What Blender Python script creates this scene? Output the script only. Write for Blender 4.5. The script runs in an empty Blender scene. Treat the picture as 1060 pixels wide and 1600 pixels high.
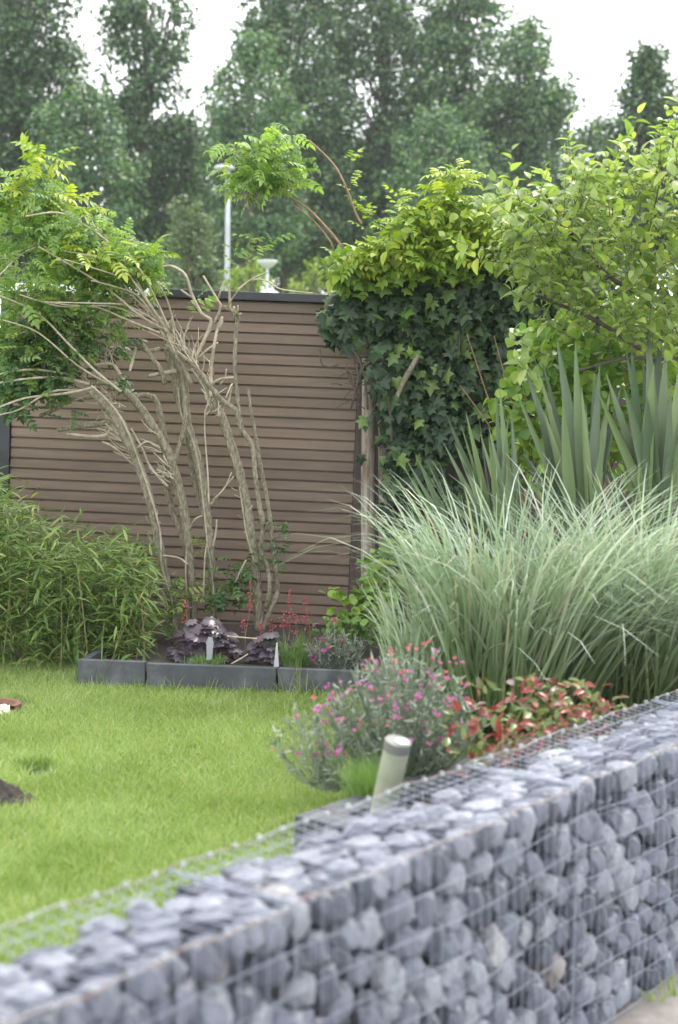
import bpy, bmesh, math, random
import numpy as np
from mathutils import Vector, Matrix, noise

rng = np.random.default_rng(11)
random.seed(11)
C = bpy.context.scene.collection
sc = bpy.context.scene

# ------------------------------------------------------------------ camera, sky, sun, exposure
CAM = np.array([0.0, 0.0, 1.6])
F = 2350.0                                   # focal length in photograph pixels (1600 high)
PITCH, ROLL = math.radians(4.0), math.radians(1.0)
fw = np.array([0, math.cos(PITCH), -math.sin(PITCH)])
r0 = np.array([1.0, 0, 0]); u0 = np.array([0, math.sin(PITCH), math.cos(PITCH)])
RT = math.cos(ROLL) * r0 + math.sin(ROLL) * u0
UP = -math.sin(ROLL) * r0 + math.cos(ROLL) * u0
cd = bpy.data.cameras.new('camera')
cam = bpy.data.objects.new('camera', cd); C.objects.link(cam)
cam.matrix_world = Matrix([[RT[i], UP[i], -fw[i], CAM[i]] for i in range(3)] + [[0, 0, 0, 1]])
cd.sensor_fit = 'VERTICAL'; cd.sensor_height = 36.0; cd.lens = F / 1600 * 36
cd.clip_start = 0.05; cd.clip_end = 1500
cd.dof.use_dof = True; cd.dof.focus_distance = 9.2; cd.dof.aperture_fstop = 2.0
sc.camera = cam

SUN_EL, SUN_AZ = math.radians(56), math.radians(28)       # azimuth from +y towards +x
w = bpy.data.worlds.new('World'); sc.world = w; w.use_nodes = True
nt = w.node_tree; nt.nodes.clear()
out = nt.nodes.new('ShaderNodeOutputWorld'); bg = nt.nodes.new('ShaderNodeBackground')
sky = nt.nodes.new('ShaderNodeTexSky'); sky.sky_type = 'NISHITA'; sky.sun_disc = False
sky.sun_elevation = SUN_EL; sky.sun_rotation = SUN_AZ; sky.air_density = 1.0; sky.dust_density = 2.0
cl = nt.nodes.new('ShaderNodeTexNoise'); cl.inputs['Scale'].default_value = 2.2; cl.inputs['Detail'].default_value = 5
tc = nt.nodes.new('ShaderNodeTexCoord')
nt.links.new(tc.outputs['Generated'], cl.inputs['Vector'])
cr = nt.nodes.new('ShaderNodeValToRGB')
cr.color_ramp.elements[0].position = .3; cr.color_ramp.elements[0].color = (.72, .72, .72, 1)
cr.color_ramp.elements[1].position = .62; cr.color_ramp.elements[1].color = (.95, .95, .95, 1)
nt.links.new(cl.outputs['Fac'], cr.inputs['Fac'])
mx = nt.nodes.new('ShaderNodeMix'); mx.data_type = 'RGBA'
nt.links.new(cr.outputs['Color'], mx.inputs['Factor'])
nt.links.new(sky.outputs['Color'], mx.inputs['A']); mx.inputs['B'].default_value = (9.3, 9.25, 9.2, 1)   # bright cloud cover
nt.links.new(mx.outputs['Result'], bg.inputs['Color']); bg.inputs['Strength'].default_value = 0.1
nt.links.new(bg.outputs['Background'], out.inputs['Surface'])

sl = bpy.data.lights.new('sun', 'SUN'); sl.energy = 1.3; sl.angle = math.radians(14); sl.color = (1, .95, .86)
so = bpy.data.objects.new('sun', sl); C.objects.link(so)
sd = Vector((math.sin(SUN_AZ) * math.cos(SUN_EL), math.cos(SUN_AZ) * math.cos(SUN_EL), math.sin(SUN_EL)))
so.rotation_euler = sd.to_track_quat('Z', 'Y').to_euler()
sc.view_settings.view_transform = 'Standard'; sc.view_settings.look = 'None'
sc.view_settings.exposure = 1.75; sc.view_settings.gamma = 1.0; sc.view_settings.use_curve_mapping = False
sc.render.engine = 'CYCLES'; sc.cycles.use_denoising = True
sc.cycles.max_bounces = 8; sc.cycles.transparent_max_bounces = 8

# ------------------------------------------------------------------ helpers
def ray(x, y): return F * fw + (x - 530) * RT - (y - 800) * UP
def P(x, y, Y):                                  # the place at distance Y seen at a photograph position
    d = ray(x, y); return CAM + d * (Y / d[1])
def G(x, y, z=0.0):                              # the place on the level z
    d = ray(x, y); return CAM + d * ((z - CAM[2]) / d[2])
def ppx(Y): return Y / F                         # metres per photograph pixel at distance Y

def nrm(v):
    v = np.asarray(v, float); return v / np.maximum(np.linalg.norm(v, axis=-1, keepdims=True), 1e-9)

def mesh_np(name, V, T, mat, rnd=None, smooth=False):
    V = np.ascontiguousarray(V, np.float32).reshape(-1, 3); T = np.ascontiguousarray(T, np.int32)
    m = bpy.data.meshes.new(name); k = T.shape[1]
    m.vertices.add(len(V)); m.vertices.foreach_set('co', V.ravel())
    m.loops.add(T.size); m.loops.foreach_set('vertex_index', T.ravel())
    m.polygons.add(len(T)); m.polygons.foreach_set('loop_start', np.arange(0, T.size, k, dtype=np.int32))
    m.polygons.foreach_set('loop_total', np.full(len(T), k, np.int32))
    if smooth: m.polygons.foreach_set('use_smooth', np.ones(len(T), bool))
    if rnd is not None:
        a = m.attributes.new('rnd', 'FLOAT', 'POINT'); a.data.foreach_set('value', np.ascontiguousarray(rnd, np.float32))
    m.update(calc_edges=True)
    if mat: m.materials.append(mat)
    return m

class MB:
    """collects quads / triangles; builds ONE mesh object"""
    def __init__(s): s.V = []; s.Q = []; s.n = 0
    def add(s, V, Fc):
        V = np.asarray(V, float).reshape(-1, 3)
        for f in Fc: s.Q.append([i + s.n for i in f])
        s.V.append(V); s.n += len(V); return s
    def box(s, o, ax, ay, az):
        o, ax, ay, az = map(lambda q: np.asarray(q, float), (o, ax, ay, az))
        V = [o, o + ax, o + ax + ay, o + ay, o + az, o + ax + az, o + ax + ay + az, o + ay + az]
        return s.add(V, [(0, 3, 2, 1), (4, 5, 6, 7), (0, 1, 5, 4), (1, 2, 6, 5), (2, 3, 7, 6), (3, 0, 4, 7)])
    def tube(s, pts, rad, sides=6, sub=3, rough=0.0, cap=True):
        V, Fc = tube(pts, rad, sides, sub, rough, cap); return s.add(V, Fc)
    def mesh(s, name, mat, off=(0, 0, 0), smooth=False):
        m = bpy.data.meshes.new(name)
        V = np.concatenate(s.V) - np.asarray(off)
        m.from_pydata(V.tolist(), [], s.Q)
        if smooth: m.polygons.foreach_set('use_smooth', np.ones(len(m.polygons), bool))
        m.update()
        if mat: m.materials.append(mat)
        return m
    def build(s, name, mat, root=None, smooth=False, bevel=0):
        off = np.array(root.location) if root else np.zeros(3)
        o = bpy.data.objects.new(name, s.mesh(name, mat, off, smooth)); C.objects.link(o)
        if root: o.parent = root
        if bevel:
            b = o.modifiers.new('bevel', 'BEVEL'); b.width = bevel; b.segments = 2
        return o

def spline(pts, sub):
    pts = np.asarray(pts, float)
    if sub <= 1 or len(pts) < 3: return pts, np.linspace(0, len(pts) - 1, len(pts))
    out, ts = [], []
    for i in range(len(pts) - 1):
        p0 = pts[max(i - 1, 0)]; p1 = pts[i]; p2 = pts[i + 1]; p3 = pts[min(i + 2, len(pts) - 1)]
        for k in range(sub):
            t = k / sub
            out.append(.5 * ((2 * p1) + (-p0 + p2) * t + (2 * p0 - 5 * p1 + 4 * p2 - p3) * t * t + (-p0 + 3 * p1 - 3 * p2 + p3) * t ** 3))
            ts.append(i + t)
    out.append(pts[-1]); ts.append(len(pts) - 1)
    return np.array(out), np.array(ts)

def tube(pts, rad, sides=6, sub=3, rough=0.0, cap=True):
    S, ts = spline(pts, sub)
    rad = np.interp(ts, np.arange(len(pts)), np.broadcast_to(rad, (len(pts),)) if np.ndim(rad) else np.full(len(pts), rad))
    T = nrm(np.gradient(S, axis=0))
    ref = np.array([0, 0, 1.0]) if abs(T[0][2]) < .9 else np.array([0, 1.0, 0])
    V = []; a = np.linspace(0, 2 * math.pi, sides, endpoint=False)
    N = nrm(np.cross(T[0], ref))
    for i in range(len(S)):
        N = nrm(N - T[i] * np.dot(N, T[i])); B = np.cross(T[i], N)
        rr = rad[i] * (1 + rough * rng.normal(size=sides)) if rough else np.full(sides, rad[i])
        V.append(S[i] + rr[:, None] * (np.cos(a)[:, None] * N + np.sin(a)[:, None] * B))
    V = np.concatenate(V); Fc = []
    for i in range(len(S) - 1):
        for k in range(sides):
            k2 = (k + 1) % sides
            Fc.append((i * sides + k, i * sides + k2, (i + 1) * sides + k2, (i + 1) * sides + k))
    if cap:
        Fc.append(tuple(range(sides - 1, -1, -1))); n = (len(S) - 1) * sides; Fc.append(tuple(range(n, n + sides)))
    return V, Fc

def tag(o, label=None, cat=None, group=None, kind=None):
    if label: o['label'] = label
    if cat: o['category'] = cat
    if group: o['group'] = group
    if kind: o['kind'] = kind
    return o
def thing(name, label, cat, loc, group=None):
    o = bpy.data.objects.new(name, None); C.objects.link(o); o.location = tuple(loc); o.empty_display_size = .1
    return tag(o, label, cat, group)
def link(name, me, root=None, kind=None):
    o = bpy.data.objects.new(name, me); C.objects.link(o)
    if root: o.parent = root
    if kind: o['kind'] = kind
    return o
def place(name, me, root, R, p, s=1.0):
    """a piece: mesh me with rotation R (3x3, columns), world place p, under root"""
    o = bpy.data.objects.new(name, me)
    p = np.asarray(p) - np.array(root.location)
    M = Matrix([[R[i][0] * s, R[i][1] * s, R[i][2] * s, p[i]] for i in range(3)] + [[0, 0, 0, 1]])
    o.parent = root; o.matrix_local = M; C.objects.link(o); return o

# leaf templates: axis +Y, width X, normal Z, triangles only
def tri(faces):
    o = []
    for f in faces:
        for k in range(1, len(f) - 1): o.append((f[0], f[k], f[k + 1]))
    return np.array(o, np.int32)
def t_ovate(wd=.55, fold=.12, curl=-.18, serr=0.0):
    ys = [0, .18, .42, .7, .9, 1.0]; ws = [0.02, .72, 1.0, .72, .28, 0.0]
    V = []; Fc = []
    for y, q in zip(ys, ws):
        h = q * wd / 2; z = curl * y * y
        V += [(-h, y, z + fold * q), (0, y, z), (h, y, z + fold * q)]
    for i in range(5):
        a = i * 3; Fc += [(a, a + 1, a + 4, a + 3), (a + 1, a + 2, a + 5, a + 4)]
    return np.array(V, float), tri(Fc)
def t_lance(wd=.1, curl=-.25, fold=.03):
    ys = [0, .25, .6, 1.0]; ws = [.25, 1.0, .8, 0.0]
    V = []; Fc = []
    for y, q in zip(ys, ws):
        h = q * wd / 2; z = curl * y * y
        V += [(-h, y, z + fold * q), (0, y, z), (h, y, z + fold * q)]
    for i in range(3):
        a = i * 3; Fc += [(a, a + 1, a + 4, a + 3), (a + 1, a + 2, a + 5, a + 4)]
    return np.array(V, float), tri(Fc)
def t_poly(outline, cy=.35, dome=.08):
    V = [(0, cy, dome)] + [(x, y, -.25 * (x * x) + (-.1 if k % 2 else 0) * .4) for k, (x, y) in enumerate(outline)]
    n = len(outline)
    return np.array(V, float), np.array([(0, 1 + k, 1 + (k + 1) % n) for k in range(n)], np.int32)
IVY = [(0, .02), (.22, -.12), (.48, .08), (.30, .22), (.58, .52), (.24, .55), (.0, 1.0), (-.24, .55), (-.58, .52), (-.30, .22), (-.48, .08), (-.22, -.12)]
MAPLE = [(0, .02), (.25, -.15), (.36, .02), (.55, .05), (.46, .25), (.62, .45), (.42, .52), (.36, .78), (.15, .74), (0, .98), (-.15, .74), (-.36, .78), (-.42, .52), (-.62, .45), (-.46, .25), (-.55, .05), (-.36, .02), (-.25, -.15)]
def t_join(parts):
    V = []; T = []; n = 0
    for v, t in parts: V.append(v); T.append(t + n); n += len(v)
    return np.concatenate(V), np.concatenate(T)
def xf(t, s=1.0, yaw=0, pitch=0, loc=(0, 0, 0)):
    v = t[0] * s; c, n = math.cos(pitch), math.sin(pitch)
    v = np.stack([v[:, 0], v[:, 1] * c - v[:, 2] * n, v[:, 1] * n + v[:, 2] * c], 1)
    c, n = math.cos(yaw), math.sin(yaw)
    v = np.stack([v[:, 0] * c - v[:, 1] * n, v[:, 0] * n + v[:, 1] * c, v[:, 2]], 1)
    return v + np.array(loc), t[1]
def t_pinnate(pairs=4, sag=-.22, lw=.52):
    base = t_lance(lw, -.25, .07); parts = []
    for k in range(pairs):
        y = .18 + .62 * k / max(pairs - 1, 1); s = .34 - .04 * abs(k - 1.3)
        for sg in (-1, 1): parts.append(xf(base, s, -sg * math.radians(62), -.15, (0, y, sag * y * y)))
    parts.append(xf(base, .36, 0, -.4, (0, .84, sag * .7)))
    rv = np.array([(-.008, 0, 0), (.008, 0, 0), (.006, .5, sag * .25), (-.006, .5, sag * .25), (.004, .9, sag * .81), (-.004, .9, sag * .81)])
    parts.append((rv, tri([(0, 1, 2, 3), (3, 2, 4, 5)])))
    return t_join(parts)
OVATE = t_ovate(); OVATE2 = t_ovate(.5, .18, -.4); LANCE = t_lance(); IVYT = t_poly(IVY); MAPT = t_poly(MAPLE); PINN = t_pinnate(); PINN3 = t_pinnate(3, -.2)
ROUND = t_ovate(.95, .05, -.12)
DIA = (np.array([(0, 0, 0), (.36, .45, .1), (0, 1, 0), (-.36, .45, .1)], float), np.array([(0, 1, 2), (0, 2, 3)], np.int32))

def frames(axis, normal):
    A = nrm(axis); N = normal - A * np.sum(A * normal, -1, keepdims=True); N = nrm(N + 1e-6); X = np.cross(A, N)
    return np.stack([X, A, N], -1)                # columns side, axis, normal
def scatter(t, R, pos, s):
    V = np.einsum('nij,vj->nvi', R, t[0]) * np.asarray(s)[:, None, None] + pos[:, None, :]
    n, v = V.shape[:2]
    T = (t[1][None] + (np.arange(n) * v)[:, None, None]).reshape(-1, 3)
    return V.reshape(-1, 3), T.astype(np.int32), np.repeat(rng.random(n), v)
def leafcloud(t, R, pos, s, name, mat, root, nparts=0, part='leaf', order=None):
    """nparts nearest pieces become objects that share one mesh, the rest ONE joined part"""
    n = len(pos); s = np.broadcast_to(s, (n,))
    idx = np.argsort(pos[:, 1] if order is None else order)
    a, b = idx[:nparts], idx[nparts:]
    if nparts:
        me = mesh_np(part, t[0], t[1], mat, np.zeros(len(t[0])))
        for i in a: place(part, me, root, R[i], pos[i], s[i])
    if len(b):
        V, T, r = scatter(t, R[b], pos[b] - np.array(root.location), s[b])
        link(name, mesh_np(name, V, T, mat, r), root, 'stuff')
def unit(n): return nrm(rng.normal(size=(n, 3)))
def blob(n, c, r, shell=.0):
    d = unit(n); q = rng.random(n) ** (1 / 3); q = shell + (1 - shell) * q
    return np.asarray(c) + d * q[:, None] * np.asarray(r), d
def ribbons(Pts, Wd, Sd):
    """Pts N,K,3; Wd N,K; Sd N,3 -> verts, tris (V-fold free flat strips)"""
    N, K = Pts.shape[:2]
    L = Pts - Sd[:, None, :] * Wd[..., None] / 2; Rr = Pts + Sd[:, None, :] * Wd[..., None] / 2
    V = np.stack([L, Rr], 2).reshape(N, K * 2, 3)
    q = []
    for k in range(K - 1): a = 2 * k; q += [(a, a + 1, a + 3), (a, a + 3, a + 2)]
    T = (np.array(q)[None] + (np.arange(N) * K * 2)[:, None, None]).reshape(-1, 3)
    return V.reshape(-1, 3), T.astype(np.int32), np.repeat(rng.random(N), K * 2)

# ------------------------------------------------------------------ materials
def newmat(name):
    m = bpy.data.materials.new(name); m.use_nodes = True; t = m.node_tree
    return m, t, t.nodes['Principled BSDF'], t.nodes['Material Output']
def ramp(t, stops, src):
    r = t.nodes.new('ShaderNodeValToRGB'); e = r.color_ramp.elements
    while len(e) > 1: e.remove(e[-1])
    e[0].position, e[0].color = stops[0][0], (*stops[0][1], 1)
    for p, c in stops[1:]: q = e.new(p); q.color = (*c, 1)
    t.links.new(src, r.inputs['Fac']); return r.outputs['Color']
def noise_n(t, scale, detail=5, rough=.6, coord='Object', stretch=None, dim=None):
    tc = t.nodes.new('ShaderNodeTexCoord'); n = t.nodes.new('ShaderNodeTexNoise')
    n.inputs['Scale'].default_value = scale; n.inputs['Detail'].default_value = detail; n.inputs['Roughness'].default_value = rough
    src = tc.outputs[coord]
    if coord == 'World':
        pass
    if stretch:
        mp = t.nodes.new('ShaderNodeMapping'); mp.inputs['Scale'].default_value = stretch
        t.links.new(src, mp.inputs['Vector']); src = mp.outputs['Vector']
    t.links.new(src, n.inputs['Vector']); return n.outputs['Fac']
def wpos_noise(t, scale, detail=4):
    g = t.nodes.new('ShaderNodeNewGeometry'); n = t.nodes.new('ShaderNodeTexNoise')
    n.inputs['Scale'].default_value = scale; n.inputs['Detail'].default_value = detail
    t.links.new(g.outputs['Position'], n.inputs['Vector']); return n.outputs['Fac']
def math_n(t, op, a, b):
    n = t.nodes.new('ShaderNodeMath'); n.operation = op
    for i, q in enumerate((a, b)):
        if hasattr(q, 'links'): t.links.new(q, n.inputs[i])
        else: n.inputs[i].default_value = q
    return n.outputs[0]
def rndval(t):
    at = t.nodes.new('ShaderNodeAttribute'); at.attribute_name = 'rnd'
    oi = t.nodes.new('ShaderNodeObjectInfo')
    return math_n(t, 'FRACT', math_n(t, 'ADD', at.outputs['Fac'], oi.outputs['Random']), 0)
def mixc(t, fac, a, b, mode='MIX'):
    m = t.nodes.new('ShaderNodeMix'); m.data_type = 'RGBA'; m.blend_type = mode
    for k, q in (('Factor', fac), ('A', a), ('B', b)):
        if hasattr(q, 'links'): t.links.new(q, m.inputs[k])
        else: m.inputs[k].default_value = q if k == 'Factor' else (*q, 1)
    return m.outputs['Result']
def bump(t, b, h, dist=.005, st=.6):
    n = t.nodes.new('ShaderNodeBump'); n.inputs['Distance'].default_value = dist; n.inputs['Strength'].default_value = st
    t.links.new(h, n.inputs['Height']); t.links.new(n.outputs['Normal'], b.inputs['Normal'])
def leafmat(name, stops, trans=.35, rough=.5, nscale=None, ncol=None, tint=(1.15, 1.2, .6), spec=.5):
    m, t, b, o = newmat(name)
    r = rndval(t); col = ramp(t, stops, r)
    if nscale: col = mixc(t, ramp(t, [(.42, (0, 0, 0)), (.62, (1, 1, 1))], wpos_noise(t, nscale)), col, mixc(t, 1.0, col, ncol, 'MULTIPLY'))
    t.links.new(col, b.inputs['Base Color']); b.inputs['Roughness'].default_value = rough
    b.inputs['Specular IOR Level'].default_value = spec
    tr = t.nodes.new('ShaderNodeBsdfTranslucent'); t.links.new(mixc(t, 1.0, col, tint, 'MULTIPLY'), tr.inputs['Color'])
    ms = t.nodes.new('ShaderNodeMixShader'); ms.inputs[0].default_value = trans
    t.links.new(b.outputs[0], ms.inputs[1]); t.links.new(tr.outputs[0], ms.inputs[2]); t.links.new(ms.outputs[0], o.inputs['Surface'])
    return m
def plain(name, stops, scale=8, rough=.7, bsc=None, bd=.003, metal=0, stretch=None, objvar=0, detail=6, coord='Object'):
    m, t, b, o = newmat(name)
    f = noise_n(t, scale, detail, .65, coord, stretch)
    if objvar:
        oi = t.nodes.new('ShaderNodeObjectInfo')
        f = math_n(t, 'ADD', f, math_n(t, 'MULTIPLY', math_n(t, 'SUBTRACT', oi.outputs['Random'], .5), objvar))
    t.links.new(ramp(t, stops, f), b.inputs['Base Color'])
    b.inputs['Roughness'].default_value = rough; b.inputs['Metallic'].default_value = metal
    if bsc: bump(t, b, noise_n(t, bsc, 6, .7, coord, stretch), bd, .8)
    return m

M = {}
M['lawn'] = plain('lawn_soil_and_thatch', [(.3, (.10, .145, .035)), (.7, (.15, .21, .05))], 6, .9, 60, .02)
M['blade'] = leafmat('lawn_blades', [(0, (.20, .30, .09)), (.45, (.275, .385, .12)), (.8, (.34, .45, .15)), (.95, (.46, .52, .28)), (1, (.52, .46, .26))], .4, .5, 1.6, (.78, .82, .66), (1.1, 1.15, .6), .3)
M['soil'] = plain('dark_soil', [(.3, (.03, .025, .022)), (.7, (.085, .07, .06))], 30, .95, 60, .02)
M['fargrass'] = plain('far_meadow', [(.3, (.10, .16, .035)), (.7, (.20, .28, .06))], .4, .9)
M['street'] = plain('concrete_paving', [(.3, (.16, .15, .14)), (.7, (.30, .28, .26))], 9, .9, 80, .004)
M['board'] = plain('brown_composite_board', [(.25, (.135, .094, .070)), (.5, (.175, .125, .095)), (.75, (.22, .16, .122))], 3, .55, 40, .001, stretch=(.6, 3, 7), objvar=.4)
M['post'] = plain('dark_purple_brown_wood', [(.3, (.05, .036, .036)), (.7, (.12, .088, .082))], 6, .7, 30, .003, stretch=(4, 4, .4))
M['cap'] = plain('dark_roof_edge', [(.3, (.012, .014, .022)), (.7, (.03, .034, .045))], 5, .4)
M['whitecap'] = plain('white_sheet_metal', [(.3, (.75, .76, .78)), (.7, (.85, .86, .88))], 5, .3)
M['pole'] = plain('weathered_whitewashed_pole', [(.35, (.17, .12, .08)), (.5, (.30, .27, .23)), (.75, (.48, .46, .42))], 7, .85, 40, .003, stretch=(5, 5, .6))
M['bark'] = plain('climber_bark', [(.3, (.085, .075, .05)), (.5, (.22, .20, .145)), (.7, (.38, .355, .28))], 26, .9, 70, .006, stretch=(3, 3, 1.1))
M['twig'] = plain('pale_dry_twig', [(.3, (.26, .22, .16)), (.7, (.52, .46, .37))], 26, .8, 80, .002)
M['brownstem'] = plain('brown_shoot', [(.3, (.16, .09, .05)), (.7, (.34, .22, .13))], 20, .7)
M['applebark'] = plain('dark_apple_bark', [(.3, (.045, .038, .032)), (.7, (.12, .10, .085))], 25, .9, 70, .004)
M['treebark'] = plain('far_tree_bark', [(.3, (.05, .042, .034)), (.7, (.13, .115, .095))], 5, .9, 20, .02)
M['edge'] = plain('dark_slate_edging', [(.3, (.038, .044, .052)), (.55, (.066, .073, .085)), (.78, (.15, .16, .17))], 7, .65, 60, .003, objvar=.2)
M['wire'] = plain('galvanised_wire', [(.3, (.20, .22, .28)), (.7, (.36, .39, .47))], 30, .5, metal=.2)
M['rail'] = plain('rusting_edge_wire', [(.36, (.20, .11, .075)), (.5, (.22, .20, .20)), (.66, (.27, .30, .35))], 5, .5, metal=.35, coord='Object')
M['ring'] = plain('bright_clip_ring', [(.3, (.4, .42, .46)), (.7, (.55, .57, .6))], 10, .4, metal=.4)
M['steel'] = plain('brushed_lamp_metal', [(.3, (.12, .125, .12)), (.7, (.19, .195, .19))], 6, .6, metal=.1)
M['lampbody'] = plain('weathered_bollard_body', [(.3, (.24, .26, .20)), (.7, (.36, .38, .30))], 8, .6, 40, .002)
M['lens'] = plain('frosted_lens', [(.3, (.72, .72, .68)), (.7, (.82, .82, .78))], 8, .3)
M['lamppost'] = plain('galvanised_lamp_post', [(.3, (.36, .38, .45)), (.7, (.46, .48, .55))], 3, .5)
M['lamphead'] = plain('pale_lamp_head', [(.3, (.34, .36, .38)), (.7, (.44, .46, .48))], 3, .4)
M['terra'] = plain('terracotta', [(.3, (.13, .06, .04)), (.7, (.20, .10, .07))], 8, .8, 50, .003)
M['pebble'] = plain('white_pebble', [(.3, (.68, .67, .64)), (.7, (.84, .83, .8))], 8, .6)
M['label'] = plain('white_plastic_label', [(.3, (.5, .52, .55)), (.7, (.6, .62, .65))], 4, .4)
M['greylabel'] = plain('grey_plastic_label', [(.3, (.26, .28, .30)), (.7, (.36, .38, .40))], 4, .5)

def stonemat():
    m, t, b, o = newmat('grey_blue_quarry_stone')
    oi = t.nodes.new('ShaderNodeObjectInfo'); at = t.nodes.new('ShaderNodeAttribute'); at.attribute_name = 'rnd'
    r = math_n(t, 'FRACT', math_n(t, 'ADD', at.outputs['Fac'], oi.outputs['Random']), 0)
    base = ramp(t, [(0, (.065, .074, .102)), (.3, (.125, .14, .182)), (.6, (.19, .208, .26)), (.86, (.28, .30, .355)), (.975, (.27, .285, .32)), (.99, (.25, .225, .20)), (1, (.42, .43, .46))], r)
    nf = noise_n(t, 14, 8, .75); col = mixc(t, .55, base, ramp(t, [(.3, (.36, .37, .40)), (.5, (.85, .85, .88)), (.68, (1.7, 1.7, 1.72))], nf), 'MULTIPLY')
    vein = ramp(t, [(.485, (0, 0, 0)), (.5, (1, 1, 1)), (.515, (0, 0, 0))], noise_n(t, 7, 3, .5))
    col = mixc(t, math_n(t, 'MULTIPLY', vein, .5), col, (.62, .62, .63))
    t.links.new(col, b.inputs['Base Color']); b.inputs['Roughness'].default_value = .75
    bump(t, b, noise_n(t, 26, 9, .8), .010, 1.0); return m
M['stone'] = stonemat()

M['ivy'] = leafmat('ivy_leaf', [(0, (.010, .028, .012)), (.45, (.026, .060, .026)), (.85, (.058, .11, .042)), (1, (.15, .23, .06))], .08, .42, spec=.35)
M['ivyyoung'] = leafmat('young_ivy_leaf', [(0, (.12, .24, .045)), (.6, (.2, .34, .05)), (1, (.30, .42, .06))], .35, .45)
M['vine'] = leafmat('climber_leaf', [(0, (.11, .20, .055)), (.4, (.17, .29, .075)), (.75, (.23, .36, .09)), (1, (.33, .42, .11))], .5, .5)
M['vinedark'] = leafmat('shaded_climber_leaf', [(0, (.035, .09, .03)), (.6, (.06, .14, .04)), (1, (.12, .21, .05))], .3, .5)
M['vinebright'] = leafmat('fresh_yellow_green_leaf', [(0, (.16, .27, .03)), (.5, (.26, .37, .04)), (.85, (.37, .45, .06)), (1, (.40, .46, .10))], .42, .5)
M['apple'] = leafmat('apple_leaf', [(0, (.17, .26, .075)), (.4, (.24, .34, .10)), (.8, (.32, .43, .14)), (.93, (.40, .48, .17)), (1, (.48, .50, .18))], .48, .42)
M['bamboo'] = leafmat('bamboo_leaf', [(0, (.08, .14, .035)), (.4, (.13, .22, .05)), (.8, (.19, .30, .07)), (1, (.32, .36, .12))], .38, .45)
M['cane'] = plain('bamboo_cane', [(.3, (.12, .12, .05)), (.7, (.25, .22, .10))], 12, .6)
def grassmat():
    m, t, b, o = newmat('variegated_grass_blade')
    g = t.nodes.new('ShaderNodeNewGeometry'); sx = t.nodes.new('ShaderNodeSeparateXYZ'); t.links.new(g.outputs['Position'], sx.inputs[0])
    r = rndval(t)
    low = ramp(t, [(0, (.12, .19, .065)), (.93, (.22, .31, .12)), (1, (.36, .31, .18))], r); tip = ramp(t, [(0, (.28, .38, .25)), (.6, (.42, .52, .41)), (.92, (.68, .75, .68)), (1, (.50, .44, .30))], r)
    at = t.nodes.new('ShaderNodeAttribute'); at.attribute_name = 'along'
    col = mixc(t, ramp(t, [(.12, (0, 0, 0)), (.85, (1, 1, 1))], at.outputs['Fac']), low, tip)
    t.links.new(col, b.inputs['Base Color']); b.inputs['Roughness'].default_value = .4
    tr = t.nodes.new('ShaderNodeBsdfTranslucent'); t.links.new(mixc(t, 1.0, col, (1, 1.05, .75), 'MULTIPLY'), tr.inputs['Color'])
    ms = t.nodes.new('ShaderNodeMixShader'); ms.inputs[0].default_value = .3
    t.links.new(b.outputs[0], ms.inputs[1]); t.links.new(tr.outputs[0], ms.inputs[2]); t.links.new(ms.outputs[0], o.inputs['Surface']); return m
M['miscanthus'] = grassmat()
M['yucca'] = leafmat('sword_leaf', [(0, (.055, .09, .055)), (.5, (.095, .145, .08)), (1, (.18, .25, .11))], .12, .4)
M['heuchera'] = leafmat('purple_coral_bell_leaf', [(0, (.04, .03, .042)), (.5, (.075, .06, .078)), (.85, (.13, .112, .13)), (1, (.09, .02, .035))], .08, .35, tint=(1.2, .6, .8))
M['redleaf'] = leafmat('red_and_green_leaf', [(0, (.16, .025, .03)), (.22, (.30, .06, .05)), (.36, (.20, .08, .04)), (.42, (.16, .22, .06)), (.84, (.09, .15, .04)), (.93, (.26, .19, .20)), (1, (.34, .10, .07))], .3, .3, tint=(1.2, .9, .7))
M['greyleaf'] = leafmat('grey_green_narrow_leaf', [(0, (.13, .17, .125)), (.6, (.23, .28, .22)), (1, (.36, .41, .35))], .25, .6)
M['feather'] = leafmat('fresh_green_feathery_leaf', [(0, (.10, .20, .05)), (1, (.20, .32, .09))], .35, .5)
M['redflower'] = leafmat('coral_red_flower', [(0, (.34, .05, .08)), (1, (.50, .12, .15))], .3, .5, tint=(1, .7, .7))
M['purpflower'] = leafmat('purple_petal', [(0, (.22, .05, .36)), (.5, (.44, .06, .34)), (1, (.32, .12, .48))], .3, .5, tint=(1, .8, 1))
M['orangeflower'] = leafmat('orange_petal', [(0, (.55, .07, .10)), (1, (.62, .15, .05))], .3, .5, tint=(1, .8, .7))
M['far_a'] = leafmat('far_leaf_dark', [(0, (.022, .055, .030)), (.55, (.055, .12, .056)), (.85, (.11, .20, .085)), (1, (.20, .31, .13))], .3, .5)
M['far_b'] = leafmat('far_leaf_mid', [(0, (.03, .075, .042)), (.5, (.07, .148, .072)), (.82, (.135, .235, .10)), (1, (.23, .34, .15))], .3, .5)
M['far_c'] = leafmat('far_leaf_grey', [(0, (.07, .115, .055)), (.5, (.11, .165, .085)), (1, (.18, .24, .13))], .3, .5)
M['far_y'] = leafmat('far_leaf_yellow', [(0, (.14, .23, .035)), (1, (.28, .38, .05))], .35, .5)

# ------------------------------------------------------------------ ground
TH = math.radians(36); U = np.array([math.sin(TH), math.cos(TH), 0]); NB = np.array([-math.cos(TH), math.sin(TH), 0])
O = np.array([.737, 4.5, 0]); TW, ZT, ZB = .385, .466, -.36
def W(s, t, z): return O + U * s + NB * t + np.array([0, 0, z])

def sheet(name, pts, mat, kind='structure'):
    b = MB(); b.add(pts, [tuple(range(len(pts)))]); o = b.build(name, mat); o['kind'] = kind; return o
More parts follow.
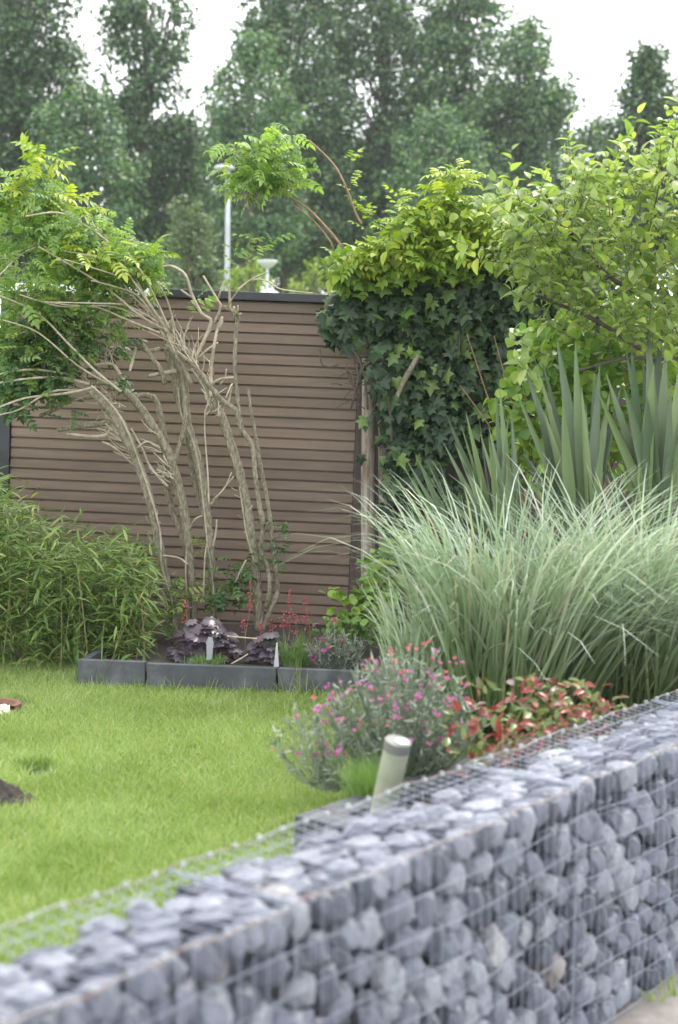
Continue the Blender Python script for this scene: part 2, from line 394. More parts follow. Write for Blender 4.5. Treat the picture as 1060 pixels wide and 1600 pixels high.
# street in front of the wall, garden level behind it
a, b_ = W(-60, .30, ZB), W(200, .30, ZB)
sheet('street', [a, W(-60, -60, ZB), W(200, -60, ZB), b_], M['street'])
m_ = MB(); e0, e1 = W(-250, TW + .02, -.012), W(350, TW + .02, -.012); f0, f1 = W(-250, 400, -.012), W(350, 400, -.012)
m_.add([e0, e1, f1, f0, e0 - [0, 0, .4], e1 - [0, 0, .4]], [(0, 1, 2, 3), (4, 5, 1, 0)])
o = m_.build('far_ground', M['fargrass']); o['kind'] = 'structure'
LP = np.array([W(-6, TW + .03, 0), W(4.5, TW + .03, 0), (4.5, 10.6, 0), (-7, 10.3, 0)])
m_ = MB()
nx, ny = 80, 80
vs = []
for j in range(ny + 1):
    for i in range(nx + 1):
        p = (LP[0] * (1 - i / nx) + LP[1] * i / nx) * (1 - j / ny) + (LP[3] * (1 - i / nx) + LP[2] * i / nx) * j / ny
        p = p + [0, 0, .012 * noise.noise(Vector((p[0] * .9, p[1] * .9, 0)))]
        vs.append(p)
m_.add(vs, [(j * (nx + 1) + i, j * (nx + 1) + i + 1, (j + 1) * (nx + 1) + i + 1, (j + 1) * (nx + 1) + i) for j in range(ny) for i in range(nx)])
o = m_.build('lawn', M['lawn'], smooth=True); o['kind'] = 'structure'

# ------------------------------------------------------------------ beds and edging
eL = G(120, 1074); eR = G(562, 1091); ed = nrm(eR - eL); en = np.array([-ed[1], ed[0], 0])
eEnd = eL + ed * 3.6
bedz = .10
m_ = MB(); m_.add([eL + en * .05 + [0, 0, bedz], eEnd + en * .05 + [0, 0, bedz], eEnd + en * 2.4 + [0, 0, bedz], eL + en * 2.4 + [0, 0, bedz]], [(0, 1, 2, 3)])
o = m_.build('flower_bed_soil', M['soil']); o['kind'] = 'structure'
edging = thing('bed_edging', 'dark slate plank edging along the lawn in front of the brown shed', 'garden edging', eL)
cuts = [0, float(np.dot(G(228, 1078) - eL, ed)), float(np.dot(G(432, 1087) - eL, ed)), float(np.dot(G(562, 1091) - eL, ed)) + .25, 3.6]
for k in range(4):
    s0, s1 = cuts[k] + .006, cuts[k + 1] - .006
    h = (.158, .150, .150, .15)[k]
    m_ = MB(); m_.box(eL + ed * s0 + [0, 0, -.04], ed * (s1 - s0), en * .045, [0, 0, h + .04]); m_.build('plank', M['edge'], edging, bevel=.004)
m_ = MB(); m_.box(eL + en * .047 + [0, 0, -.04], ed * .045, en * .5, [0, 0, .19]); m_.build('plank', M['edge'], edging, bevel=.004)

# raised bed behind the gabions: slate blocks, corner near the lamp
c0 = G(460, 1274, .20); c1 = W(float(np.dot(c0 - O, U)), TW + .04, 0)
rb = thing('raised_bed_edging', 'dark slate block corner of the raised bed behind the wire wall', 'garden edging', (c0[0], c0[1], 0))
cb = c0 * [1, 1, 0]
wn = c1 * [1, 1, 0] - cb; wl = np.linalg.norm(wn); wn = wn / wl
m_ = MB(); m_.box(cb - [0, 0, .05], wn * wl, U * .13, [0, 0, .25]); m_.build('block', M['edge'], rb, bevel=.006)
for k in range(4):
    m_ = MB(); m_.box(cb + U * (.135 + k * .5) - [0, 0, .05], U * .49, wn * .13, [0, 0, .25]); m_.build('block', M['edge'], rb, bevel=.006)
m_ = MB(); q0 = cb + U * .1 + wn * .1; q1 = c1 * [1, 1, 0] + U * .1
m_.add([q0 + [0, 0, .15], q1 + [0, 0, .15], q1 + U * 5 + [0, 0, .15], q1 + U * 5 - wn * 2.6 + [0, 0, .15], q0 + U * 2.1 - wn * 1.2 + [0, 0, .15], q0 + U * 2.0 + [0, 0, .15]], [(0, 1, 2, 3, 4, 5)])
o = m_.build('raised_bed_soil', M['soil']); o['kind'] = 'structure'

# ------------------------------------------------------------------ brown shed
SY = 10.2
pL = P(0, 700, SY + .15); pR = P(541, 724, SY)
bu = nrm(pR - pL); bw = nrm(np.array([-bu[1], bu[0], 0])); bv = np.cross(bu, bw); bv = bv if bv[2] > 0 else -bv
base0 = P(541, 1010, SY)                      # right bottom corner of the cladding
hgt = float(np.dot(P(541, 476, SY) - base0, bv))
LEN = 2.36
shed = thing('garden_shed', 'brown clad garden shed with a dark flat roof edge behind the climber', 'shed', base0 - [0, 0, 0])
nb = 33; pit = hgt / nb
x0 = base0 - bu * LEN
for k in range(nb):
    # each board: leaning face with a lip, so its lower edge shades the groove
    p = x0 + bv * (k * pit); h = pit * .985
    prof = [(0, 0), (-.014, .001), (-.016, h * .12), (-.016, h * .80), (-.004, h * .93), (-.002, h), (.012, h), (.012, 0)]
    prof = [(0.010, 0), (-.016, .0), (-.018, h * .05), (-.0155, h * .84), (.003, h * .86), (.004, h), (.012, h)]
    m_ = MB(); n = len(prof)
    A = [p + bw * d + bv * z for d, z in prof]; B = [q + bu * LEN for q in A]
    m_.add(A + B, [(i, (i + 1) % n, (i + 1) % n + n, i + n) for i in range(n)] + [tuple(range(n - 1, -1, -1)), tuple(range(n, 2 * n))])
    m_.build('board', M['board'], shed)
m_ = MB(); m_.box(base0 + bu * .004 - bw * .035 - bv * .1, bu * .088, bw * .09, bv * (hgt + .1)); m_.build('corner_post', M['post'], shed, bevel=.004)
m_ = MB(); m_.box(x0 - bu * .09 - bw * .035 - bv * .1, bu * .085, bw * .09, bv * (hgt + .1)); m_.build('corner_post', M['cap'], shed, bevel=.004)
m_ = MB(); m_.box(x0 - bu * .05 + bw * .015 - bv * .1, bu * (LEN + .10), bw * 2.2, bv * (hgt + .08)); m_.build('wall', M['post'], shed)
tb = x0 + bv * (hgt + .003)
m_ = MB(); m_.box(tb + bu * .94 - bw * .05, bu * (LEN - .94 + .12), bw * 2.3, bv * .055); m_.build('roof_edge', M['cap'], shed, bevel=.004)
m_ = MB(); m_.box(tb - bu * .12 - bw * .05, bu * 1.055, bw * 2.3, bv * .055); q = m_.build('roof_edge', M['whitecap'], shed, bevel=.004); q['label'] = 'white stretch of the roof edge'

# fence posts between shed and ivy
pp = thing('wooden_pole', 'weathered whitewashed pole standing just right of the shed corner', 'post', P(578, 985, 9.9))
m_ = MB(); m_.tube([P(575, 1000, 9.9), P(575, 780, 9.9), P(577, 560, 9.9)], [.047, .046, .044], 12, 3, .01); m_.build('shaft', M['pole'], pp, smooth=True)
pp = thing('wooden_pole', 'thin grey pole half hidden by ivy, second from the shed', 'post', P(602, 985, 10.0))
m_ = MB(); m_.tube([P(601, 1000, 10.0), P(600, 780, 10.0), P(598, 540, 10.0)], [.036, .036, .034], 10, 3, .01); m_.build('shaft', M['pole'], pp, smooth=True)

# ------------------------------------------------------------------ gabion wall
def ico(sub):
    bm = bmesh.new(); bmesh.ops.create_icosphere(bm, subdivisions=sub, radius=1); bm.verts.ensure_lookup_table()
    V = np.array([v.co[:] for v in bm.verts]); T = np.array([[v.index for v in f.verts] for f in bm.faces], np.int32); bm.free(); return nrm(V), T
IV, IT = ico(3); IV1, IT1 = ico(2)
def stones(s0, s1):
    """seeds in wall space (s, t, z); each stone is the soft cell between its neighbours"""
    ds, dt, dz = .080, .082, .080
    S = []
    ns, nt_, nz = int((s1 - s0) / ds), 5, int((ZT - ZB) / dz) + 1
    for k in range(nz):
        for i in range(ns):
            for j in range(nt_):
                c = np.array([s0 + (i + .5 + .5 * (k % 2) * .6) * (s1 - s0) / ns, (j + .5) * TW / nt_, ZB + (k + .45) * dz])
                c += rng.uniform(-.42, .42, 3) * (ds, dt * .6, dz)
                top = ZT - .01 - .13 * max(0, c[1] - .14)
                if k == nz - 1: c[2] = top - .034 + rng.normal(0, .008)
                if (k == nz - 1 or c[2] < top - .085) and s0 + .012 < c[0] < s1 - .012: S.append(c)
    # thin out seeds that crowd, which makes some big stones among small ones
    S = np.array(S); keep = np.ones(len(S), bool)
    for i in range(len(S)):
        if keep[i]:
            d = np.linalg.norm(S - S[i], axis=1); mind = rng.choice([.036, .056, .084], p=[.35, .35, .3])
            keep &= (d > mind) | (np.arange(len(S)) <= i)
    return S[keep]
def shape(c, near, s0, s1, rnd_):
    """radius along every direction"""
    dirs, T = IV1, IT1
    n = near - c; dist = np.linalg.norm(n, axis=1); n = n / dist[:, None]
    cs = dirs @ n.T                                             # V x neighbours
    r = np.where(cs > .05, (dist / 2) / np.maximum(cs, .05), 9)
    topn = nrm(np.array([0, .17, 1.0])); top = (ZT - .008 - .13 * max(0, c[1] - .14)) - c[2]
    for nn, dd in (((0, -1, 0), c[1] + .001), ((0, 1, 0), TW - c[1]), ((-1, 0, 0), c[0] - s0), ((1, 0, 0), s1 - c[0]), (topn, top), ((0, 0, -1), c[2] - ZB + .03)):
        q = dirs @ np.asarray(nn, float); r = np.concatenate([r, np.where(q > .05, dd / np.maximum(q, .05), 9)[:, None]], 1)
    r = np.concatenate([r, np.full((len(dirs), 1), .085)], 1)
    p = rng.uniform(22, 45)
    rr = (np.sum(r ** -p, 1)) ** (-1 / p) * rng.uniform(1.0, 1.09)
    # a few flat chips knocked off
    for _ in range(10):
        a = unit(1)[0]; q = dirs @ a; lim = np.median(rr) * rng.uniform(.80, 1.06)
        rr = np.where(q > .3, np.minimum(rr, lim / np.maximum(q, .3)), rr)
    f = np.array([noise.noise(Vector(d * 2.3 + rnd_)) for d in dirs])
    return rr * (1 + .06 * f)
def to_world(v): return v[:, :1] * U + v[:, 1:2] * NB + v[:, 2:] * [0, 0, 1]
bounds = [-2.8, -1.4, 0, 1.4, 2.8]
bl = ['stone filled wire basket, the nearest one at the lower left corner', 'stone filled wire basket in front of the slate bed corner and small lamp',
      'stone filled wire basket in front of the red leaved shrub', 'stone filled wire basket at the far right end of the wall']
def bulge(s, z, s0, s1):
    q = (s - s0) / (s1 - s0); h = (z - ZB) / (ZT - ZB)
    return .022 * math.sin(math.pi * q) * math.sin(math.pi * min(max(h, 0), 1)) + .004 * math.sin(9 * q + 5 * h)
for bi in range(4):
    s0, s1 = bounds[bi] + .004, bounds[bi + 1] - .004
    g = thing('gabion_basket', bl[bi], 'gabion', W((s0 + s1) / 2, TW / 2, ZB), 'stone baskets that form the wall')
    S = stones(s0, s1)
    front = (S[:, 1] < .085); topm = S[:, 2] > ZT - .11 - .13 * np.maximum(0, S[:, 1] - .14)
    score = np.where(front | topm, 0, 1) + np.where((S[:, 1] < .24) | (S[:, 2] > ZT - .2), 0, 5)
    n1 = 0; inner = []
    order = np.argsort(score, kind='stable')
    for i in order:
        if score[i] > 4: break
        d = np.linalg.norm(S - S[i], axis=1); nb_ = np.argsort(d)[1:16]
        rr = shape(S[i], S[nb_], s0, s1, rng.uniform(0, 99, 3))
        V = to_world(IV1 * rr[:, None]); p = W(*S[i])
        if score[i] == 0 and n1 < 300:
            me = mesh_np('stone', V, IT1, M['stone'], None, True); me.set_sharp_from_angle(angle=math.radians(20))
            o = bpy.data.objects.new('stone', me); o.parent = g; o.location = tuple(p - np.array(g.location)); C.objects.link(o); n1 += 1
        else: inner.append((V + p - np.array(g.location), IT1))
    if inner:
        V, T = t_join(inner); r = np.repeat(rng.random(len(inner)), len(IV1))
        link('inner_stones', mesh_np('inner_stones', V, T, M['stone'], r, True), g, 'stuff')
    if bi == 0: print('stones', len(S), n1, len(inner))
    wr = .00125
    zs = np.linspace(ZB + .02, ZT - .006, 7)
    nv = 28
    for k in range(nv + 1):                          # upright wires, front and back
        s = s0 + (s1 - s0) * k / nv
        thick = wr * (1.15 if k in (0, nv) else 1)
        m_ = MB(); m_.tube([W(s, -.006 - bulge(s, z, s0, s1) * (1 if 0 < k < nv else .1), z) for z in zs], thick, 4, 1); m_.build('upright_wire', M['wire'], g)
        m_ = MB(); m_.tube([W(s, TW + .006, z) for z in (ZB + .02, ZT - .006)], thick, 4, 1); m_.build('upright_wire', M['wire'], g)
        m_ = MB(); m_.tube([W(s, t, ZT - .002 - .010 * math.sin(math.pi * t / TW)) for t in (-.004, .1, .21, .32, TW + .004)], thick, 4, 1); m_.build('cross_wire', M['wire'], g)
    for k in range(9):                               # level wires
        z = ZT - .0 - k * .1
        if z < ZB: continue
        if k > 0:
            m_ = MB(); m_.tube([W(s, -.010 - bulge(s, z, s0, s1) - wr * 2, z - .014 * math.sin(math.pi * (s - s0) / (s1 - s0)) + .005 * math.sin(7 * s + k)) for s in np.linspace(s0, s1, 15)], wr * 1.0, 5, 1); m_.build('level_wire', M['wire'], g)
            m_ = MB(); m_.tube([W(s0, TW + .010, z), W(s1, TW + .010, z)], wr * 1.1, 4, 1); m_.build('level_wire', M['wire'], g)
    for t in (.105, .21, .315):
        m_ = MB(); m_.tube([W(s, t, ZT + .0035 - .010 * math.sin(math.pi * t / TW)) for s in np.linspace(s0, s1, 6)], wr * 1.1, 4, 1); m_.build('level_wire', M['wire'], g)
    for t in (-.008, TW + .008):
        m_ = MB(); m_.tube([W(s, t, ZT + .005 * math.sin(13 * s) + .003 * math.sin(31 * s)) for s in np.linspace(s0, s1, 29)], .0024, 6, 1); m_.build('edge_rail', M['rail'], g, smooth=True)
        for k in range(14):
            c = W(s0 + .05 + k * .1, t, ZT); m_ = MB(); a_ = np.linspace(0, 2 * math.pi, 9)
            m_.tube([c + NB * math.cos(q) * .006 + np.array([0, 0, math.sin(q) * .007]) + U * .004 * (q / 6.28) for q in a_], .0026 if t > 0 else .0016, 5, 1); m_.build('clip_ring', M['ring'], g, smooth=True)
    m_ = MB()                                         # end frame wire across the top
    m_.tube([W(s0, -.008, ZT + .001), W(s0, TW / 2, ZT - .004), W(s0, TW + .008, ZT + .001)], .0036, 6, 2); m_.build('end_rail', M['wire'], g, smooth=True)

# ------------------------------------------------------------------ lawn blades
def in_bed(p):
    r = (p[:, :2] - eL[:2]); a = r @ ed[:2]; b = r @ en[:2]
    bed = (b > -.005) & (a > -.01)
    w_ = (p[:, :2] - O[:2]) @ NB[:2]; s_ = (p[:, :2] - O[:2]) @ U[:2]
    sc0 = float(np.dot(cb - O, U)); tc0 = float(np.dot(cb - O, NB))
    return bed | (w_ < TW + .02) | ((s_ > sc0 - .01) & (w_ < tc0 + .005))
N = 330000
p = np.zeros((N, 3)); p[:, 1] = rng.uniform(3.0, 9.3, N); p[:, 0] = rng.uniform(-.30, .30, N) * p[:, 1]
bare = [(P(28, 1252, 5.6)[:2] * 0 + G(25, 1252)[:2], .10), (G(62, 1208)[:2], .075), (G(303, 1176)[:2], .05), (G(4, 1166)[:2], .05)]
keep = ~in_bed(p)
for c, r in bare:
    d = (p[:, :2] - c); keep &= (d[:, 0] ** 2 + (d[:, 1] / 1.6) ** 2) > (r * rng.uniform(.5, 1.1, N)) ** 2
tp = G(10, 1104)[:2]; keep &= np.hypot(p[:, 0] - tp[0], p[:, 1] - tp[1]) > .16
p = p[keep]; N = len(p)
nz = np.array([noise.noise(Vector((q[0] * 2.2, q[1] * 2.2, 0))) for q in p[::12]]); nz = np.repeat(nz, 12)[:N]
h = rng.uniform(.022, .045, N) * (1 + .4 * rng.random(N) ** 4)
lean = rng.normal(0, .7, (N, 2)); tip = np.stack([lean[:, 0] * h, lean[:, 1] * h + .1 * h, h], 1)
mid = tip * [.35, .35, .58]
Pt = np.stack([p, p + mid, p + tip], 1); a = rng.uniform(-1.0, 1.0, N)
Sd = np.stack([np.cos(a), np.sin(a), np.zeros(N)], 1); wd = rng.uniform(.0022, .0042, N)
V, T, r = ribbons(Pt, wd[:, None] * np.array([1, .85, .12]), Sd)
o = link('lawn_grass', mesh_np('lawn_grass', V, T, M['blade'], r)); o['kind'] = 'stuff'; o['label'] = 'short bright green lawn between the wire wall and the brown shed'

def grass_tufts(name, label, centres, n, hmin, hmax, mat, wd=.004, spread=.04, cat='grass', kind='thing', lean=.35):
    c = np.asarray(centres[0]); N = n * len(centres)
    base = np.repeat(np.asarray(centres), n, 0) + np.concatenate([rng.normal(0, spread, (N, 2)), np.zeros((N, 1))], 1)
    L = rng.uniform(hmin, hmax, N); az = rng.uniform(0, 2 * math.pi, N); k = rng.random(N) * lean * 2
    out_ = np.stack([np.cos(az), np.sin(az), np.zeros(N)], 1)
    ts = np.linspace(0, 1, 5)
    Pt = base[:, None] + L[:, None, None] * (out_[:, None] * (k[:, None] * ts ** 1.6)[..., None] + np.array([0, 0, 1.]) * ((ts[None] - .35 * k[:, None] * ts ** 2.5))[..., None])
    a = rng.uniform(-.8, .8, N); Sd = np.stack([np.cos(a), np.sin(a), np.zeros(N)], 1)
    V, T, r = ribbons(Pt - c, np.full((N, 1), wd) * np.array([1, 1, .8, .55, .1]), Sd)
    o = link(name, mesh_np(name, V, T, mat, r)); o.location = tuple(c)
    if kind == 'stuff': o['kind'] = 'stuff'; o['label'] = label
    else: tag(o, label, cat)
    return o
cs = [eL + ed * s - en * rng.uniform(.0, .04) for s in (.1, .35, .55, .8, 1.02, 1.15, 1.3, 1.42, 1.55, 1.7, .2, 1.9)]
grass_tufts('edge_grass', 'longer uncut grass along the foot of the slate edging', cs, 14, .04, .12, M['blade'], .004, .05, kind='stuff')

# molehills, soil patches
def mound(c, rx, ry, h, label, rot=0):
    m = MB(); n = 26; vs = []; fs = []
    for j in range(n + 1):
        for i in range(n + 1):
            u, v = i / n * 2 - 1, j / n * 2 - 1; d = math.hypot(u, v)
            q = Vector((u * 2.3 + c[0] * 7, v * 2.3, 3.1))
            hh = max(0, 1 - d ** 1.5) * h * (1 + 1.1 * noise.noise(q * 1.7)) + (.022 * abs(noise.noise(q * 4)) + .016 * noise.noise(q * 9)) * min(1, h * 20) * (d < .95) - .006
            vs.append((c[0] + u * rx, c[1] + v * ry, hh))
    fs = [(j * (n + 1) + i, j * (n + 1) + i + 1, (j + 1) * (n + 1) + i + 1, (j + 1) * (n + 1) + i) for j in range(n) for i in range(n)]
    m.add(vs, fs); rt = m.build('molehill', M['soil'], smooth=True); tag(rt, label, 'molehill', 'patches of dug up earth in the lawn'); return rt
c = G(10, 1258); mound(c, .125, .11, .07, 'dark crumbly molehill at the left edge of the lawn, the tallest one')
c = G(62, 1210); mound(c, .06, .05, .012, 'low flattened molehill with longer grass behind it')
c = G(303, 1178); mound(c, .035, .035, .008, 'tiny bare spot in the middle of the lawn')
c = G(4, 1168); mound(c, .05, .04, .01, 'small bare patch at the picture edge above the molehills')
grass_tufts('grass_tuft', 'darker tuft of longer grass behind the flattened molehill', [G(55, 1203), G(70, 1203), G(38, 1203)], 60, .04, .075, M['bamboo'], .004, .02)

# terracotta rim with white pebbles
tcn = G(-12, 1114); pr = thing('terracotta_ring', 'terracotta rimmed ring set in the lawn beside the bamboo', 'planter', tcn * [1, 1, 0])
m_ = MB(); rr_ = float(G(40, 1108)[0] - tcn[0]); a_ = np.linspace(0, 2 * math.pi, 49)
prof = [(rr_, -.05), (rr_, .052), (rr_ - .03, .052), (rr_ - .03, -.05)]; a_ = np.linspace(-.5, math.pi + .5, 49)
vs = [(tcn[0] + math.cos(q) * r_, tcn[1] + math.sin(q) * r_, z) for q in a_[:-1] for r_, z in prof]
m_.add(vs, [(i * 4 + k, (i + 1) * 4 + k, (i + 1) * 4 + (k + 1) % 4, i * 4 + (k + 1) % 4) for i in range(47) for k in range(4)])
m_.build('rim', M['terra'], pr, smooth=False)
q, d = blob(900, tcn * [1, 1, 0] + [0, 0, .0], (rr_ * .9, rr_ * .9, .012)); q[:, 2] = .006 + .012 * rng.random(900)
V, T, r = scatter((IV1[:] if False else nrm(ico(1)[0]), ico(1)[1]), frames(unit(900), unit(900)), q, rng.uniform(.008, .014, 900))
o = link('white_pebbles', mesh_np('white_pebbles', V, T, M['pebble'], r)); o['kind'] = 'stuff'; o['label'] = 'white pebbles filling the terracotta ring'

# ------------------------------------------------------------------ bollard lamp
bb = W(0, 0, 0); lb = P(600, 1262, 5.05); lt = P(622, 1160, 5.0)
ax = nrm(lt - lb); lr = .044
bol = thing('bollard_lamp', 'short leaning grey bollard lamp behind the wire wall', 'lamp', lb - ax * .05)
m_ = MB(); m_.tube([lb - ax * .12, lb + ax * (np.linalg.norm(lt - lb) - .03)], [lr, lr], 24, 1); m_.build('body', M['lampbody'], bol, smooth=False)
m_ = MB(); m_.tube([lt - ax * .029, lt + ax * .006], [lr * 1.03, lr * 1.03], 28, 1); m_.build('head', M['steel'], bol)
m_ = MB(); lo = np.array([.012, -.012, 0]); m_.tube([lt + lo + ax * .0055, lt + lo + ax * .0085], [lr * .52, lr * .48], 28, 1); m_.build('lens', M['lens'], bol)

# ------------------------------------------------------------------ far street lamps
def street_lamp(xp, ytop, Y, r, label, hw, hh):
    top = P(xp, ytop, Y); base = np.array([P(xp - 4, 640, Y)[0], Y, -.02])
    g = thing('street_lamp', label, 'street lamp', base, 'street lamps beyond the shed')
    m_ = MB(); m_.tube([base, (base + top) / 2, top], [r * 1.25, r * 1.1, r * .8], 14, 2); m_.build('post', M['lamppost'], g, smooth=True)
    m_ = MB(); n = 20; a_ = np.linspace(0, 2 * math.pi, n, endpoint=False); prof = [(.25, -.5), (.9, -.35), (1, 0), (.8, .35), (.35, .5), (.02, .55)] if hh < .2 else [(.2, -.6), (.55, -.35), (.85, .0), (1, .3), (.9, .42), (.05, .5)]
    off = np.array([-hw * .35, 0, 0]) if hh < .2 else np.zeros(3)
    vs = [top + off + np.array([math.cos(q) * k * hw * (1 if hh < .2 else 1.25), math.sin(q) * k * hw * .6, (z if hh < .2 else z * .75) * hh]) for k, z in prof for q in a_]
    m_.add(vs, [(j * n + i, j * n + (i + 1) % n, (j + 1) * n + (i + 1) % n, (j + 1) * n + i) for j in range(5) for i in range(n)] + [tuple(range(n - 1, -1, -1))])
    m_.build('lamp_head', M['lamphead'], g, smooth=True)
street_lamp(357, 262, 36, .062, 'tall pale street lamp rising behind the shed roof', .26, .14)
street_lamp(418, 412, 28, .032, 'smaller distant street lamp with a round shade', .155, .21)
# ------------------------------------------------------------------ far trees
def far_tree(name, label, cx, Y, env, mat, nclump, leaf, per, cr, trunk_px=None, group='tall trees beyond the shed', airy=0.0, tr=.22):
    """env: list of (photograph y, half width px) at distance Y"""
    base = np.array([P(cx, 640, Y)[0], Y, -.02])
    g = thing(name, label, 'tree', base, group)
    ys = np.array([e[0] for e in env], float); ws = np.array([e[1] for e in env], float)
    top = P(cx, ys[0], Y)
    m_ = MB(); m_.tube([base, base * .5 + (base * .5 + (top - base) * .5) + 0 * base if False else base + (top - base) * .4, base + (top - base) * .75, base + (top - base) * .97], [tr, tr * .7, tr * .35, tr * .1], 8, 3, .05)
    m_.build('trunk', M['treebark'], g, smooth=True)
    m_ = MB(); cs = []
    nclump = int(nclump * 2.0); cr *= .66; per = per * .52
    for k in range(nclump):
        yy = rng.uniform(ys[0], ys[-1]); wv = np.interp(yy, ys, ws)
        az = rng.uniform(0, 2 * math.pi); q = math.sqrt(rng.uniform(.05, 1)) * .88
        ctr = P(cx, yy, Y); rad = wv * ppx(Y) * q
        c = ctr + np.array([math.cos(az) * rad, math.sin(az) * rad * .8, rng.normal(0, .2)])
        cs.append((c, cr * rng.uniform(.55, 1.25) * (.6 + .4 * min(1, wv * ppx(Y) / 2))))
        if k % 5 == 0:
            st = ctr.copy(); st[2] = base[2] + (c[2] - base[2]) * rng.uniform(.7, .85)
            f_ = (st[2] - base[2]) / max(top[2] - base[2], .1); st = base + (top - base) * min(max(f_, 0), 1)
            m_.tube([st, (st + c) / 2 + [0, 0, .15], c], [.05 + .05 * (1 - f_), .04, .015], 5, 2)
    m_.build('limbs', M['treebark'], g)
    pos = []; dr = []
    for c, r_ in cs:
        n = int(per * 1.7 * (r_ / cr) ** 2); d = unit(n); rr = rng.uniform(.3, 1.05, n) ** .6 + (rng.random(n) < .14) * rng.uniform(0, .7, n)
        sq = np.array([1, 1, .72]) * r_
        pos.append(c + d * rr[:, None] * sq); dr.append(d)
    pos = np.concatenate(pos); d = np.concatenate(dr)
    hz = (pos[:, 2] - base[2]) / max(top[2] - base[2], .1); keep = rng.random(len(pos)) < np.interp(hz, [.4, .7, 1.0], [1, .72, .42]); pos, d = pos[keep], d[keep]; n = len(pos)
    R = frames(unit(n) + d * .5 + [0, 0, -.35], unit(n) * .8 + d * .6 + [0, 0, .5])
    leafcloud(DIA, R, pos, rng.uniform(.6, 1.2, n) * leaf * .82, 'crown', mat, g)
    return g
far_tree('broadleaf_tree', 'dense dark tree filling the upper left corner', 25, 46, [(-160, 85), (-60, 105), (20, 112), (110, 118), (200, 120), (330, 120), (430, 110)], M['far_a'], 170, .20, 240, 1.0)
far_tree('broadleaf_tree', 'airy narrow tree with sky gaps, second from the left', 228, 44, [(-120, 40), (-40, 62), (40, 80), (110, 84), (180, 80), (260, 88), (350, 98), (430, 90)], M['far_a'], 110, .19, 220, .75)
far_tree('maple_tree', 'rounded mid green tree in front of the dark left ones', 130, 40, [(112, 30), (170, 70), (260, 85), (330, 85), (400, 70), (450, 60)], M['far_b'], 60, .18, 230, .8)
far_tree('poplar_tree', 'tall grey green poplar with a wide airy top, left of centre', 445, 50, [(-120, 40), (-40, 70), (40, 85), (120, 105), (200, 125), (300, 130), (420, 120)], M['far_b'], 150, .2, 230, .9)
far_tree('poplar_tree', 'lower pale foliage tree behind the leafy climber shoots', 390, 42, [(55, 20), (110, 55), (200, 85), (300, 95), (400, 85)], M['far_b'], 60, .18, 230, .8)
far_tree('poplar_tree', 'tallest poplar in the centre with crown cut by the picture top', 600, 52, [(-190, 40), (-80, 75), (20, 95), (120, 115), (220, 125), (330, 125), (440, 120)], M['far_b'], 165, .2, 250, 1.0)
far_tree('poplar_tree', 'dark poplar right of centre with a leaning outline', 725, 50, [(-60, 30), (20, 60), (90, 82), (170, 100), (260, 115), (360, 115), (440, 110)], M['far_b'], 140, .2, 240, .9)
far_tree('poplar_tree', 'sloping shouldered tree whose edge falls towards the right', 820, 48, [(20, 22), (60, 45), (120, 70), (190, 95), (270, 110), (360, 110), (440, 110)], M['far_b'], 100, .2, 240, .85)
far_tree('broadleaf_tree', 'short tree under the poplars, behind the yellow green shrub', 690, 43, [(180, 30), (240, 80), (310, 110), (400, 110), (450, 100)], M['far_b'], 60, .18, 240, .9)
far_tree('oak_tree', 'small dark tree at the right edge against the sky', 1010, 44, [(72, 12), (110, 30), (160, 52), (220, 70), (300, 80), (420, 80)], M['far_a'], 120, .18, 230, .7)
far_tree('oak_tree', 'dark low tree behind the apple leaves, at the right', 930, 56, [(190, 30), (240, 80), (310, 110), (420, 110)], M['far_a'], 60, .22, 200, .9)
far_tree('willow_tree', 'grey green feathery bush tree just left of the tall lamp', 300, 30, [(325, 14), (360, 34), (400, 48), (450, 55), (500, 55)], M['far_c'], 46, .11, 240, .35, group='low growth beyond the shed', tr=.09)
far_tree('low_shrub', 'dark undergrowth shrub beyond the shed below the airy tree', 232, 33, [(395, 20), (430, 60), (480, 70)], M['far_b'], 30, .12, 240, .4, group='low growth beyond the shed', tr=.07)
far_tree('low_shrub', 'yellow green sunlit shrub behind the shed roof edge', 400, 34, [(428, 20), (450, 60), (500, 70)], M['far_y'], 30, .10, 220, .35, group='low growth beyond the shed', tr=.06)
far_tree('low_shrub', 'yellow green shrub farther right behind the roof edge', 490, 36, [(440, 20), (460, 50), (500, 60)], M['far_y'], 24, .10, 220, .35, group='low growth beyond the shed', tr=.06)
far_tree('low_shrub', 'yellow green shrub beneath the rounded left tree', 90, 34, [(415, 20), (440, 60), (500, 70)], M['far_y'], 26, .11, 220, .4, group='low growth beyond the shed', tr=.06)
far_tree('broadleaf_tree', 'broad dark tree low behind the airy narrow one', 300, 60, [(200, 60), (260, 110), (350, 130), (450, 130)], M['far_a'], 80, .26, 240, 1.3)
far_tree('broadleaf_tree', 'broad dark tree low behind the central poplars', 560, 64, [(200, 90), (280, 150), (360, 160), (450, 160)], M['far_a'], 90, .28, 260, 1.4)

